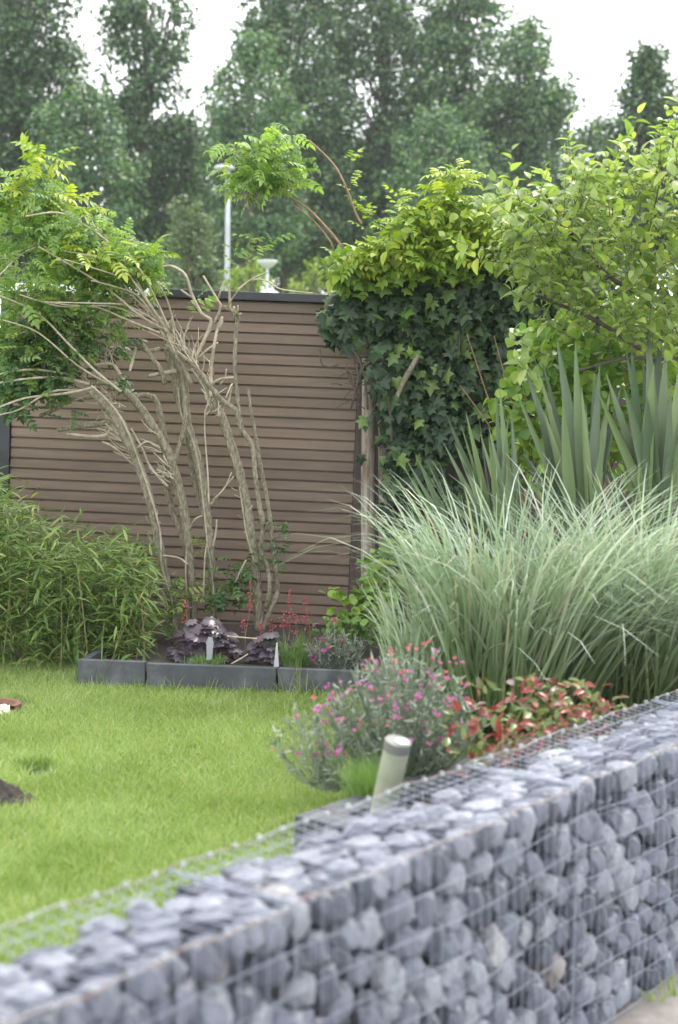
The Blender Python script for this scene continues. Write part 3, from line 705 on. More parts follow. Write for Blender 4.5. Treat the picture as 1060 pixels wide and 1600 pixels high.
# ------------------------------------------------------------------ climber (stems in front of the shed)
CY = 9.55
vr = P(345, 985, CY)
vine = thing('trumpet_climber', 'old gnarled climber leaning left over the brown shed', 'climbing shrub', vr)
def poly(pts, Y0=CY, Y1=None, jit=.0):
    Y1 = Y0 if Y1 is None else Y1; n = len(pts)
    return [P(x, y, Y0 + (Y1 - Y0) * i / (n - 1) + rng.normal(0, jit)) for i, (x, y) in enumerate(pts)]
stems = [
 ([(272, 985), (268, 945), (257, 895), (246, 835), (233, 775), (216, 725), (202, 692), (186, 660), (166, 632), (140, 612)], 9.4, 9.1, (8.0, 7.5, 7, 7, 7, 7.5, 9, 9.5, 7, 5)),
 ([(305, 975), (300, 905), (294, 835), (283, 775), (272, 735), (262, 705), (243, 672), (222, 640), (196, 612), (170, 598), (140, 600)], 9.5, 9.2, (6, 6, 7.5, 8, 8, 7.5, 7, 6.5, 6, 5, 4)),
 ([(300, 930), (288, 850), (270, 800), (262, 760), (262, 725), (258, 690), (252, 655), (243, 625), (225, 617), (205, 625)], 9.55, 9.45, (4, 4, 5, 5.5, 6, 6, 5.5, 5, 4, 3)),
 ([(336, 975), (333, 905), (329, 850), (323, 800), (313, 735), (300, 690), (290, 650), (278, 605), (268, 560), (262, 525)], 9.5, 9.45, (5.5, 5.5, 6.5, 7.5, 8, 8, 8, 9, 9, 8)),
 ([(330, 930), (327, 860), (320, 810), (306, 760), (296, 700), (292, 640), (288, 590), (280, 545), (268, 515)], 9.58, 9.5, (3, 3.5, 4, 4.5, 5, 5.5, 5, 5, 4)),
 ([(268, 728), (280, 700), (290, 660), (289, 620), (284, 580), (278, 540)], 9.38, 9.4, (4.5, 4.5, 4.5, 4.5, 4, 4)),
 ([(407, 985), (402, 935), (400, 890), (393, 835), (386, 785), (375, 740), (363, 700), (352, 665), (338, 635), (322, 605), (305, 575), (288, 545)], 9.45, 9.35, (9, 8.5, 8, 7.5, 7, 7.5, 7.5, 7.5, 7, 6, 6, 6)),
 ([(410, 985), (424, 950), (433, 925), (431, 890), (427, 850), (421, 800), (412, 750), (404, 710), (398, 670), (392, 640), (388, 607)], 9.42, 9.45, (4.5, 4.5, 4.5, 4.5, 4, 3.6, 3.2, 3.2, 2.8, 2.5, 2.4)),
 ([(415, 950), (421, 925), (419, 890), (409, 860), (411, 820), (404, 780), (399, 740), (394, 695), (378, 672), (368, 640), (350, 628), (330, 605), (312, 580)], 9.4, 9.3, (3.5, 3.8, 3.8, 3.8, 4, 4, 4, 4, 3.8, 3.8, 3.8, 3.8, 3.6)),
 ([(380, 680), (374, 645), (369, 600), (367, 560), (369, 520), (371, 495), (360, 484), (345, 478)], 9.38, 9.3, (3.6, 3.4, 3.2, 3.2, 3.4, 3.8, 3.4, 3)),
]
for pts, ya, yb, rad in stems:
    pw = poly(pts, ya, yb, .012)
    m_ = MB(); m_.tube(pw, np.array(rad) * .94 * ppx(9.4), 10, 6, .09); m_.build('stem', M['bark'], vine, smooth=True)
    if max(rad) > 6:        # strips of loose bark and thin stems wound round the trunk
        for _ in range(1):
            o_ = rng.normal(0, .02, 3); k0 = rng.integers(0, 2); k1 = len(pw) - rng.integers(0, 3)
            m_ = MB(); m_.tube([q + o_ + rng.normal(0, .010, 3) - [0, .02, 0] for q in pw[k0:k1]], .006, 5, 4, .1); m_.build('thin_stem', M['twig'], vine, smooth=True)
cuts_ = [
 ([(180, 655), (160, 662), (130, 665), (90, 672)], 5.2), ([(176, 665), (165, 680), (140, 682), (105, 678)], 3.2),
 ([(130, 625), (110, 625), (85, 640), (62, 650)], 3.6), ([(250, 545), (230, 548), (210, 537), (190, 540)], 3.5),
 ([(275, 580), (262, 582), (245, 585), (232, 588)], 4.2), ([(258, 600), (250, 575), (240, 562), (225, 540), (215, 537)], 4),
 ([(215, 537), (208, 560), (203, 580)], 3), ([(200, 610), (185, 580), (170, 568), (125, 575)], 3),
 ([(300, 600), (285, 570), (262, 540)], 4), ([(368, 500), (366, 480)], 2.8), ([(371, 495), (372, 478)], 2), ([(371, 492), (377, 490)], 2),
 ([(305, 560), (330, 505), (315, 490), (300, 460), (290, 430), (268, 416), (250, 418)], 3.0), ([(300, 465), (283, 453)], 2.0),
 ([(335, 505), (345, 480), (338, 465), (318, 431)], 2.2), ([(340, 470), (350, 440)], 1.8), ([(360, 484), (359, 460), (358, 445)], 2.2),
 ([(340, 520), (348, 500)], 2.4), ([(330, 620), (330, 580), (335, 540), (340, 515), (348, 495)], 3.2), ([(325, 605), (345, 592), (365, 590)], 2.4),
 ([(310, 560), (326, 545), (341, 535)], 2), ([(345, 600), (352, 590), (354, 577)], 1.8), ([(357, 632), (363, 600), (353, 622)], 1.6),
 ([(327, 790), (325, 740), (322, 700), (320, 665), (321, 640)], 1.4), ([(328, 790), (345, 770), (365, 745)], 1.6), ([(333, 780), (350, 765), (362, 738)], 1.2),
 ([(293, 882), (280, 872), (255, 868)], 2), ([(297, 828), (305, 812), (316, 806)], 1.8), ([(333, 855), (338, 830), (339, 812)], 1.8),
 ([(215, 705), (185, 680), (165, 662)], 2.4), ([(210, 728), (180, 700), (160, 690)], 1.8), ([(262, 760), (235, 730), (222, 700), (205, 670)], 2.4),
 ([(250, 700), (230, 690), (215, 700)], 2), ([(318, 935), (320, 880), (323, 850)], 1.6), ([(368, 910), (378, 888), (385, 875)], 1.6),
 ([(240, 1038), (250, 1020), (238, 1005)], 1.4), ([(262, 1035), (240, 1015), (225, 1000)], 2.2),
]
for pts, r_ in cuts_:
    m_ = MB(); m_.tube(poly(pts, 9.32, 9.25, .02), np.linspace(1, .7, len(pts)) * r_ * ppx(9.3), 7, 4, .06); m_.build('cut_branch', M['twig'] if r_ < 3.4 else M['bark'], vine, smooth=True)
# long pale whips running up and left out of the knot
whips = [
 ([(262, 520), (235, 478), (205, 425), (165, 375), (120, 345), (88, 332), (40, 338)], 2.4), ([(258, 512), (225, 462), (190, 418), (150, 402), (100, 392)], 2.0),
 ([(255, 515), (215, 490), (170, 452), (120, 420), (60, 385)], 2.0), ([(250, 505), (200, 478), (150, 474), (70, 472)], 1.8), ([(245, 500), (215, 462), (180, 448), (142, 438)], 1.7),
 ([(250, 520), (200, 500), (150, 480), (90, 478), (30, 460)], 1.7), ([(190, 612), (150, 580), (110, 540), (60, 490), (0, 462)], 2.3), ([(170, 600), (120, 570), (60, 520), (5, 500)], 1.8),
 ([(140, 600), (90, 590), (40, 592), (-10, 600)], 2.6), ([(150, 605), (100, 615), (40, 622), (-10, 640)], 2.6), ([(110, 585), (60, 578), (20, 580), (-10, 588)], 2.4), ([(130, 610), (80, 612), (30, 640), (-10, 650)], 2.2),
 ([(265, 515), (245, 470), (225, 430), (200, 395)], 1.8), ([(275, 520), (262, 470), (245, 440)], 1.8), ([(255, 500), (215, 470), (190, 440), (175, 428), (100, 405)], 1.6),
 ([(240, 505), (180, 480), (120, 478), (60, 470)], 1.5), ([(60, 385), (30, 400), (0, 430)], 1.8), ([(355, 480), (372, 455), (395, 435), (420, 425)], 1.4), ([(372, 452), (395, 437), (420, 440), (440, 452), (490, 458)], 1.6),
]
for pts, r_ in whips:
    m_ = MB(); m_.tube(poly(pts, 9.15, 8.85, .03), np.linspace(1, .55, len(pts)) * r_ * ppx(9.3), 6, 5, .05); m_.build('whip', M['twig'], vine, smooth=True)
# twiggy knots: many short shoots
m_ = MB()
def twigs(x0_, y0_, x1_, y1_, n, lo, hi, ang0, ang1, r_=1.3):
    for _ in range(n):
        t = rng.random(); x = x0_ + (x1_ - x0_) * t + rng.normal(0, 5); y = y0_ + (y1_ - y0_) * t + rng.normal(0, 5); Y = rng.uniform(9.2, 9.5)
        L = rng.uniform(lo, hi); a = math.radians(rng.uniform(ang0, ang1)); b = a + rng.normal(0, .35)
        x2, y2 = x + math.cos(a) * L * .5, y - math.sin(a) * L * .5
        m_.tube([P(x, y, Y), P(x2, y2, Y + rng.normal(0, .03)), P(x2 + math.cos(b) * L * .5, y2 - math.sin(b) * L * .5, Y + rng.normal(0, .05))], np.array([1, .8, .5]) * r_ * rng.uniform(.6, 1.2) * ppx(9.3), 5, 2, .05)
twigs(255, 520, 330, 590, 46, 20, 60, 70, 160, 1.2); twigs(190, 640, 130, 600, 50, 15, 50, 95, 205, 1.1); twigs(240, 500, 190, 440, 36, 30, 90, 115, 165, 1.0)
twigs(200, 560, 140, 580, 20, 40, 95, 70, 120, .9); twigs(215, 720, 175, 650, 26, 15, 45, 110, 170, 1.2); twigs(270, 760, 240, 650, 24, 15, 40, 110, 170, 1.3)
twigs(320, 620, 345, 660, 16, 10, 35, 30, 120, 1.2); twigs(230, 770, 260, 900, 14, 6, 18, 20, 160, .8); twigs(375, 760, 395, 860, 14, 5, 14, 20, 160, .8)
o = m_.build('twigs', M['twig'], vine); o['kind'] = 'stuff'

def cloud_px(list_, dens=1.0):
    """(x, y, Y, half width px, half height px, half depth m, n)"""
    out_ = []
    for x, y, Y, rx, ry, rd, n in list_:
        q, d = blob(int(n * dens), (0, 0, 0), (rx * ppx(Y), rd, ry * ppx(Y))); out_.append(P(x, y, Y) + q)
    return np.concatenate(out_)
def pinn(pos, name, mat, root, smin, smax, nparts, t=None, droop=.4, bias=(0, 0, 0), part='compound_leaf', order=None):
    n = len(pos); ax_ = unit(n) * [1, 1, .5] + np.array([0, 0, -droop]) + bias
    R = frames(ax_, unit(n) * .6 + [0, -.25, 1.0])
    leafcloud(t or PINN, R, pos, rng.uniform(smin, smax, n), name, mat, root, nparts, part, order)
pos = cloud_px([(40, 320, 9.2, 75, 50, .35, 120), (110, 370, 9.2, 90, 50, .4, 170), (180, 420, 9.2, 75, 42, .35, 200), (120, 500, 9.25, 80, 45, .3, 80), (60, 600, 9.15, 60, 25, .2, 40), (50, 415, 9.2, 95, 70, .45, 200), (30, 480, 9.2, 90, 55, .4, 120),
                (115, 480, 9.3, 85, 38, .3, 90), (30, 540, 9.2, 75, 45, .35, 95), (105, 550, 9.25, 60, 26, .25, 34), (20, 590, 9.15, 50, 36, .3, 50), (215, 400, 9.2, 40, 24, .2, 40), (235, 440, 9.2, 25, 28, .2, 30)])
pinn(pos, 'foliage', M['vine'], vine, .085, .155, 260, droop=.05)
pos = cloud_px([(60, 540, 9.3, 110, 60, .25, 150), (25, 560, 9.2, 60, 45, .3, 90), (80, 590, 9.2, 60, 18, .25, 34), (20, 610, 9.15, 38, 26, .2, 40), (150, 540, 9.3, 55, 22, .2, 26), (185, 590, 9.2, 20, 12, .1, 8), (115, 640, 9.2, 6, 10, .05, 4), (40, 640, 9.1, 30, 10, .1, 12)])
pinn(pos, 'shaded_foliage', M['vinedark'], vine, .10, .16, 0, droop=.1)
pos = cloud_px([(65, 245, 9.2, 12, 22, .1, 9), (48, 275, 9.2, 22, 28, .15, 22), (15, 320, 9.2, 30, 20, .2, 20), (80, 320, 9.2, 30, 25, .2, 25), (110, 315, 9.2, 12, 15, .1, 7), (128, 325, 9.2, 10, 10, .1, 5), (150, 410, 9.1, 100, 35, .3, 60), (220, 410, 9.1, 30, 20, .2, 16)])
pinn(pos, 'fresh_foliage', M['vinebright'], vine, .13, .2, 0, droop=-.1)
# shoots that stand above the shed on the right of the knot
for x, y, nn in ((393, 385, 5), (425, 383, 4), (365, 400, 4), (372, 430, 3), (405, 400, 3), (300, 470, 2), (312, 485, 2)):
    pos = cloud_px([(x, y, 9.2, 9, 14, .05, nn)]); pinn(pos, 'shoot_leaves', M['vine'], vine, .09, .15, 0, PINN3, -.6)
# low suckers around the trunk feet
pos = cloud_px([(250, 945, 9.35, 22, 20, .12, 16), (280, 930, 9.3, 25, 30, .15, 26), (312, 850, 9.4, 12, 18, .06, 6), (340, 930, 9.4, 22, 25, .1, 18), (270, 990, 9.3, 12, 14, .1, 6)])
pinn(pos, 'sucker_leaves', M['vine'], vine, .07, .12, 0, PINN3, -.1)
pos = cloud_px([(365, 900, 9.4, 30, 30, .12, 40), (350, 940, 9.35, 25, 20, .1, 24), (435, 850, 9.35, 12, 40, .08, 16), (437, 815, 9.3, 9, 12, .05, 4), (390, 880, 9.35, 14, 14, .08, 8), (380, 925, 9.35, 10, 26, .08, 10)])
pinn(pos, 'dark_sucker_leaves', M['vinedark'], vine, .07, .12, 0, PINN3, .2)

# ------------------------------------------------------------------ ivy on its frame
iv = thing('ivy', 'dark glossy ivy covering the fence right of the shed', 'ivy', P(680, 960, 9.9))
ifr = thing('ivy_fence', 'dark board fence buried under ivy between shed and apple tree', 'fence', P(680, 960, 10.1))
a0, a1 = P(556, 960, 10.22), P(1400, 985, 10.15); fd = nrm((a1 - a0) * [1, 1, 0]); fl = float(np.linalg.norm((a1 - a0)[:2]))
for k in range(int(fl / .15)):
    q = a0 * [1, 1, 0] + fd * k * .15; m_ = MB(); m_.box(q, fd * .147, [0, .02, 0], [0, 0, 2.3]); m_.build('board', M['post'], ifr)
m_ = MB(); m_.box(a0 * [1, 1, 0] + [0, .025, .0], fd * fl, [0, .03, 0], [0, 0, 2.1]); m_.build('backing_panel', M['post'], ifr)
pos = cloud_px([(540, 500, 9.7, 38, 45, .18, 130), (575, 470, 9.75, 55, 55, .22, 230), (640, 470, 9.75, 70, 60, .25, 330), (720, 460, 9.75, 80, 60, .25, 360), (800, 430, 9.75, 80, 60, .25, 320), (640, 560, 9.85, 50, 60, .2, 230),
                (700, 560, 9.85, 70, 60, .22, 330), (660, 660, 9.85, 60, 60, .2, 300), (740, 640, 9.85, 70, 80, .2, 330), (650, 740, 9.85, 45, 60, .2, 190), (690, 790, 9.85, 60, 50, .2, 200), (640, 810, 9.85, 22, 40, .12, 70),
                (605, 560, 9.7, 35, 30, .12, 60), (612, 620, 9.7, 24, 50, .12, 60), (618, 700, 9.75, 24, 60, .12, 70), (622, 780, 9.75, 24, 50, .12, 50), (590, 590, 9.6, 18, 24, .06, 12), (800, 520, 9.75, 50, 60, .2, 200), (790, 600, 9.8, 40, 50, .2, 120), (860, 500, 9.8, 80, 80, .25, 330), (840, 640, 9.85, 90, 80, .2, 260), (950, 480, 9.9, 90, 90, .25, 260), (570, 655, 9.72, 4, 8, .02, 2), (566, 715, 9.72, 5, 8, .02, 1)])
n = len(pos); R = frames(np.stack([rng.normal(0, .45, n), rng.normal(-.25, .25, n), rng.normal(-.8, .35, n)], 1), np.stack([rng.normal(0, .6, n), rng.normal(-1, .4, n), rng.normal(.5, .6, n)], 1))
leafcloud(IVYT, R, pos, rng.uniform(.05, .115, n), 'foliage', M['ivy'], iv, 300)
pos = cloud_px([(560, 440, 9.6, 50, 25, .2, 80), (620, 430, 9.6, 70, 28, .25, 120), (700, 420, 9.6, 70, 25, .2, 80), (540, 420, 9.6, 28, 30, .15, 50), (640, 550, 9.65, 16, 10, .04, 4), (620, 500, 9.6, 80, 30, .1, 14)])
n = len(pos); R = frames(unit(n) + [0, -.3, -.3], unit(n) * .5 + [0, -.6, .8]); leafcloud(IVYT, R, pos, rng.uniform(.06, .10, n), 'young_foliage', M['ivyyoung'], iv)
for pts, r_ in (([(618, 628), (630, 598), (645, 572), (652, 556)], 4.2), ([(612, 690), (610, 650), (606, 620)], 2), ([(560, 600), (566, 575), (580, 565), (600, 560)], 3), ([(548, 545), (560, 560), (570, 590), (575, 640)], 2), ([(500, 545), (503, 568), (515, 573), (528, 570)], 1.3),
                ([(540, 570), (550, 600), (562, 620)], 1.5), ([(575, 600), (590, 590), (592, 640)], 1.6), ([(556, 600), (545, 580), (530, 590)], 1.2), ([(640, 530), (690, 500), (720, 505)], 1.2), ([(716, 480), (718, 540), (715, 560)], 1.2), ([(545, 550), (560, 585), (548, 640)], 1.4)):
    m_ = MB(); m_.tube(poly(pts, 9.62, 9.6, .01), np.full(len(pts), r_ * ppx(9.6)), 7, 4, .08); m_.build('stem', M['applebark'] if r_ < 4 else M['bark'], iv, smooth=True)
m_ = MB()
for _ in range(34):
    x, y = 565 + rng.normal(0, 14), 585 + rng.normal(0, 22); a = rng.uniform(0, 6.28); L = rng.uniform(8, 26)
    m_.tube([P(x, y, 9.65), P(x + math.cos(a) * L * .6, y + math.sin(a) * L * .6 + 3, 9.62), P(x + math.cos(a) * L, y + math.sin(a) * L + 8, 9.64)], .0035, 4, 2)
o = m_.build('dry_tendrils', M['applebark'], iv); o['kind'] = 'stuff'

# yellow-green climber crowning the ivy
yg = thing('golden_climber', 'yellow green leafy climber growing over the top of the ivy', 'climbing shrub', P(690, 470, 9.5))
pos = cloud_px([(620, 390, 9.5, 50, 35, .25, 95), (690, 350, 9.5, 50, 50, .25, 120), (750, 350, 9.5, 60, 40, .25, 110), (560, 410, 9.5, 38, 24, .2, 42), (640, 350, 9.5, 40, 30, .2, 40), (800, 370, 9.5, 50, 35, .25, 80), (680, 400, 9.5, 90, 22, .2, 110), (715, 280, 9.5, 24, 16, .1, 18), (705, 305, 9.5, 30, 20, .1, 22), (730, 270, 9.5, 16, 8, .05, 5)])
pinn(pos, 'foliage', M['vinebright'], yg, .11, .19, 280, droop=.0)
pos = cloud_px([(600, 400, 9.45, 60, 30, .25, 170), (690, 360, 9.45, 70, 45, .3, 240), (760, 360, 9.45, 60, 35, .25, 160), (535, 420, 9.45, 28, 26, .15, 60), (800, 400, 9.45, 40, 30, .2, 80)]); n = len(pos)
R = frames(unit(n) + [0, -.2, .1], unit(n) * .6 + [0, -.4, .9]); leafcloud(t_ovate(.62, .1, -.25), R, pos, rng.uniform(.05, .095, n), 'broad_leaves', M['vinebright'], yg)
pos = cloud_px([(625, 320, 9.5, 14, 16, .08, 12), (715, 265, 9.5, 10, 10, .05, 5), (566, 330, 9.5, 8, 22, .05, 8), (553, 290, 9.5, 8, 10, .05, 4), (542, 248, 9.5, 12, 10, .05, 4), (575, 352, 9.5, 8, 18, .05, 5)])
pinn(pos, 'shoot_tips', M['vinebright'], yg, .07, .12, 0, PINN3, -.7)
for pts, r_ in (([(484, 220), (520, 255), (540, 290), (555, 330), (565, 350)], 2.0), ([(447, 305), (480, 325), (510, 355), (537, 388)], 2.4), ([(458, 320), (490, 345), (515, 375), (522, 392)], 1.5), ([(447, 305), (452, 280), (462, 245)], 1.3), ([(420, 310), (400, 290), (375, 250), (365, 225)], 1.3), ([(447, 306), (425, 300), (400, 290)], 1.5)):
    m_ = MB(); m_.tube(poly(pts, 9.4, 9.4, .02), np.linspace(1, .7, len(pts))[::-1] * r_ * ppx(9.4), 6, 4, .04); m_.build('shoot', M['brownstem'], yg, smooth=True)
pos = cloud_px([(422, 255, 9.35, 50, 40, .28, 80), (405, 232, 9.35, 55, 26, .2, 40), (380, 275, 9.35, 40, 25, .15, 24), (450, 270, 9.35, 38, 28, .2, 32), (345, 225, 9.35, 18, 8, .12, 6), (420, 195, 9.35, 8, 14, .05, 6), (480, 250, 9.35, 14, 20, .08, 7), (390, 300, 9.35, 20, 12, .1, 9), (462, 212, 9.35, 18, 6, .06, 4)])
pinn(pos, 'leaf_cluster', M['vine'], yg, .10, .17, 0, droop=.15)

# ------------------------------------------------------------------ apple tree
ap = thing('apple_tree', 'apple tree with pale green leaves reaching in from the right', 'tree', P(1180, 1060, 8.2) * [1, 1, 0] + [0, 0, .1])
trb = np.array(ap.location)
m_ = MB(); m_.tube([trb, P(1185, 800, 8.2), P(1165, 600, 8.2), P(1120, 500, 8.1)], [.07, .06, .055, .045], 10, 4, .05); m_.build('trunk', M['applebark'], ap, smooth=True)
for pts, r_ in (([(1130, 520), (1060, 478), (1000, 460), (950, 430), (900, 375), (878, 352)], 5.5), ([(1060, 478), (1020, 420), (1050, 340)], 3), ([(1000, 545), (930, 500), (860, 470), (820, 455)], 4), ([(1140, 540), (1060, 560), (980, 560), (900, 580)], 4),
                ([(900, 375), (870, 330), (850, 300)], 2.4), ([(990, 385), (1020, 330), (1030, 290)], 2), ([(1000, 400), (1015, 360), (1040, 300)], 2), ([(1150, 560), (1120, 400), (1060, 300), (1020, 240)], 5), ([(950, 300), (985, 235), (1002, 195)], 2)):
    m_ = MB(); m_.tube(poly(pts, 8.0, 7.9, .03), np.linspace(1, .5, len(pts)) * r_ * ppx(8), 7, 4, .06); m_.build('branch', M['applebark'], ap, smooth=True)
LPOS = []; LAX = []; LN = []; LS = []; tw = MB()
def shoot(b0, dirv, L, nl, ls, rr=.003, curve=.15):
    dirv = nrm(dirv); side = nrm(np.cross(dirv, [0.3, .2, 1])); pts = [b0 + dirv * L * t + np.array([0, 0, curve]) * L * t * t for t in (0, .33, .66, 1)]
    tw.tube(pts, [rr, rr * .8, rr * .6, rr * .4], 5, 2)
    for k in range(nl):
        t = .15 + .85 * (k + rng.random() * .5) / nl; q = b0 + dirv * L * t + np.array([0, 0, curve]) * L * t * t
        a = k * 2.4 + rng.normal(0, .3); s2 = np.cross(dirv, side)
        d = nrm(side * math.cos(a) + s2 * math.sin(a)) + dirv * (.35 + .9 * (t > .9)) + [0, 0, .2]
        LPOS.append(q); LAX.append(d); LN.append(dirv * .6 + np.array([0, -.15, .8]) + rng.normal(0, .25, 3)); LS.append(1.2 * ls * rng.uniform(.7, 1.15) * (1 - .3 * (t > .85)))
# tall shoots that make the outline
for x, y, x2, y2, Y in ((795, 350, 800, 245, 7.9), (800, 330, 770, 290, 7.9), (900, 330, 885, 205, 7.9), (905, 300, 890, 225, 7.9), (960, 260, 1000, 185, 7.9), (930, 300, 985, 215, 7.9), (1035, 290, 1030, 200, 7.9), (1050, 240, 1062, 150, 7.9), (1000, 330, 1010, 245, 7.9), (860, 340, 850, 270, 7.9), (1060, 260, 1040, 180, 7.9),
                        (830, 380, 805, 300, 7.9), (850, 470, 790, 430, 7.8), (840, 480, 795, 460, 7.8), (880, 510, 800, 470, 7.8), (860, 440, 810, 410, 7.8), (870, 560, 800, 540, 7.8), (900, 530, 830, 500, 7.8), (850, 600, 805, 570, 7.8), (780, 410, 700, 400, 7.9), (800, 395, 690, 385, 7.9), (940, 280, 880, 245, 7.9)):
    a_, b2 = P(x, y, Y), P(x2, y2, Y + rng.normal(0, .1)); shoot(a_, b2 - a_, np.linalg.norm(b2 - a_), 11, .075)
for _ in range(400):
    x = rng.uniform(800, 1130); ylo = np.interp(x, [800, 850, 900, 1000, 1130], [330, 330, 300, 270, 220]); yhi = np.interp(x, [800, 850, 950, 1130], [400, 470, 560, 600])
    y = rng.uniform(ylo, yhi); Y = rng.uniform(7.5, 8.6); a = rng.uniform(20, 170)
    shoot(P(x, y, Y), np.array([math.cos(math.radians(a)), rng.normal(0, .5), math.sin(math.radians(a)) * .8]), rng.uniform(.15, .3), 7, .072, .0025)
n = len(LPOS); R = frames(np.array(LAX), np.array(LN)); LPOS = np.array(LPOS)
leafcloud(t_ovate(.58, .1, -.3), R, LPOS, np.array(LS), 'foliage', M['apple'], ap, 300)
o = tw.build('twigs', M['applebark'], ap); o['kind'] = 'stuff'

# round-leaved yellow-green shrub behind the sword leaves
ys_ = thing('golden_shrub', 'bright yellow green round leaved shrub behind the sword leaves', 'shrub', P(900, 980, 8.9))
pos = cloud_px([(900, 540, 8.7, 110, 50, .25, 420), (960, 600, 8.75, 110, 60, .25, 400), (860, 620, 8.8, 80, 70, .2, 330), (1040, 560, 8.7, 60, 80, .25, 260), (870, 710, 8.8, 90, 60, .2, 260), (775, 625, 8.6, 14, 14, .06, 12), (790, 660, 8.7, 30, 30, .1, 40), (1000, 700, 8.8, 90, 60, .2, 200), (950, 480, 8.7, 60, 20, .15, 70)])
n = len(pos); R = frames(unit(n) + [0, -.4, -.2], unit(n) * .6 + [0, -.5, .9]); leafcloud(ROUND, R, pos, rng.uniform(.045, .085, n), 'foliage', M['ivyyoung'], ys_, 250)
m_ = MB()
for _ in range(26):
    x = rng.uniform(800, 1060); m_.tube([P(x, 900, 8.9), P(x + rng.normal(0, 20), 740, 8.85), P(x + rng.normal(0, 40), rng.uniform(520, 640), 8.8)], [.008, .006, .003], 5, 3)
m_.build('stems', M['brownstem'], ys_)
# low shrub of the same kind at the foot of the pole
lw = thing('golden_shrub', 'low yellow green plant at the foot of the whitewashed pole', 'shrub', P(600, 990, 9.2))
pos = cloud_px([(600, 890, 9.2, 36, 32, .15, 90), (590, 940, 9.1, 40, 32, .15, 110), (575, 920, 9.1, 24, 30, .1, 40), (620, 870, 9.2, 24, 20, .1, 40), (560, 960, 9.05, 50, 22, .12, 70), (538, 930, 9.1, 14, 8, .05, 7), (520, 925, 9.1, 22, 5, .05, 7), (640, 860, 9.2, 40, 20, .1, 40)])
n = len(pos); R = frames(unit(n) + [0, -.4, 0], unit(n) * .6 + [0, -.5, .9]); leafcloud(ROUND, R, pos, rng.uniform(.035, .075, n), 'foliage', M['ivyyoung'], lw, 120)
pos = cloud_px([(540, 985, 9.0, 60, 22, .15, 170), (590, 985, 9.0, 40, 30, .15, 120)]); n = len(pos)
R = frames(unit(n) + [0, -.3, .3], unit(n)); leafcloud(OVATE, R, pos, rng.uniform(.03, .055, n), 'under_foliage', M['feather'], lw)

# ------------------------------------------------------------------ sword-leaved plants (yucca)
def sword(L, wd, bend, fold=.28):
    K = 9; V = []; Fc = []
    for i in range(K):
        t = i / (K - 1); ww = wd * (.55 + .9 * t if t < .4 else .91 * (1 - ((t - .4) / .6) ** 1.8)) ; ww = max(ww, .0008)
        z = bend * L * t * t; y = L * t
        V += [(-ww / 2, y, z + ww * fold), (0, y, z), (ww / 2, y, z + ww * fold)]
    for i in range(K - 1):
        a = i * 3; Fc += [(a, a + 1, a + 4, a + 3), (a + 1, a + 2, a + 5, a + 4)]
    return np.array(V), tri(Fc)
def yucca(label, base, leaves, wd=.055):
    wd *= .85
    g = thing('sword_leaved_yucca', label, 'yucca', base, 'yuccas behind the tall grass')
    for tipx, tipy, Y, wf in leaves:
        tp_ = P(tipx, tipy, Y); b0 = base + np.array([rng.normal(0, .03), rng.normal(0, .03), .02]); v = tp_ - b0; L = float(np.linalg.norm(v))
        V, T = sword(L, wd * wf, rng.uniform(-.05, .04)); me = mesh_np('leaf', V, T, M['yucca'], np.zeros(len(V)), True)
        a = rng.normal(0, .6); R = frames(v[None], np.array([[math.sin(a), -math.cos(a), .3]]))[0]; place('leaf', me, g, R, b0)
    return g
def yl(cx, spread, ytop, n, Y, wf=1.0):
    L = []
    for i in range(n):
        u = (i + .5) / n * 2 - 1 + rng.normal(0, .08); L.append((cx + spread * u, ytop + 130 * abs(u) ** 1.5 + abs(rng.normal(0, 28)), Y + rng.normal(0, .12), wf * rng.uniform(.8, 1.2)))
    return L
def yb(x, y, Y): return P(x, y, Y)
yucca('big upright sword leaved yucca at the right picture edge', yb(1025, 860, 7.7), [(1012, 500, 7.7, 1.3), (990, 535, 7.6, 1.4), (1040, 540, 7.8, 1.3), (968, 545, 7.75, 1.1), (1048, 600, 7.6, 1.3), (1020, 570, 7.5, 1.6), (1010, 620, 7.5, 1.6), (975, 600, 7.6, 1.1), (950, 580, 7.7, 1.1), (1065, 560, 7.7, 1.2), (1090, 600, 7.7, 1.2), (1036, 480, 7.9, 1.2), (935, 600, 7.7, 1), (1004, 560, 7.9, 1.2), (1120, 680, 7.7, 1)] + yl(1020, 120, 620, 12, 7.7), .075)
yucca('sword leaved yucca with a fan of leaves behind the grass top', yb(915, 880, 7.7), [(870, 525, 7.7, 1.3), (893, 530, 7.65, 1.3), (818, 560, 7.7, 1.1), (840, 560, 7.75, 1.1), (848, 548, 7.8, .9), (938, 565, 7.7, 1.1), (925, 580, 7.8, 1), (905, 600, 7.6, 1.2), (955, 610, 7.7, 1), (800, 610, 7.7, .9), (975, 600, 7.8, 1), (880, 620, 7.6, 1.2), (830, 600, 7.7, 1)] + yl(890, 100, 600, 14, 7.75), .07)
yucca('smaller sword leaved yucca left of the fan shaped one', yb(800, 900, 7.7), [(700, 645, 7.7, 1), (718, 660, 7.7, .9), (733, 640, 7.7, 1), (739, 635, 7.75, .8), (766, 665, 7.7, 1), (780, 600, 7.75, .9), (773, 610, 7.7, .9), (786, 650, 7.65, 1), (690, 690, 7.7, .8), (805, 640, 7.7, 1), (710, 690, 7.6, .9)] + yl(760, 80, 660, 12, 7.7), .058)
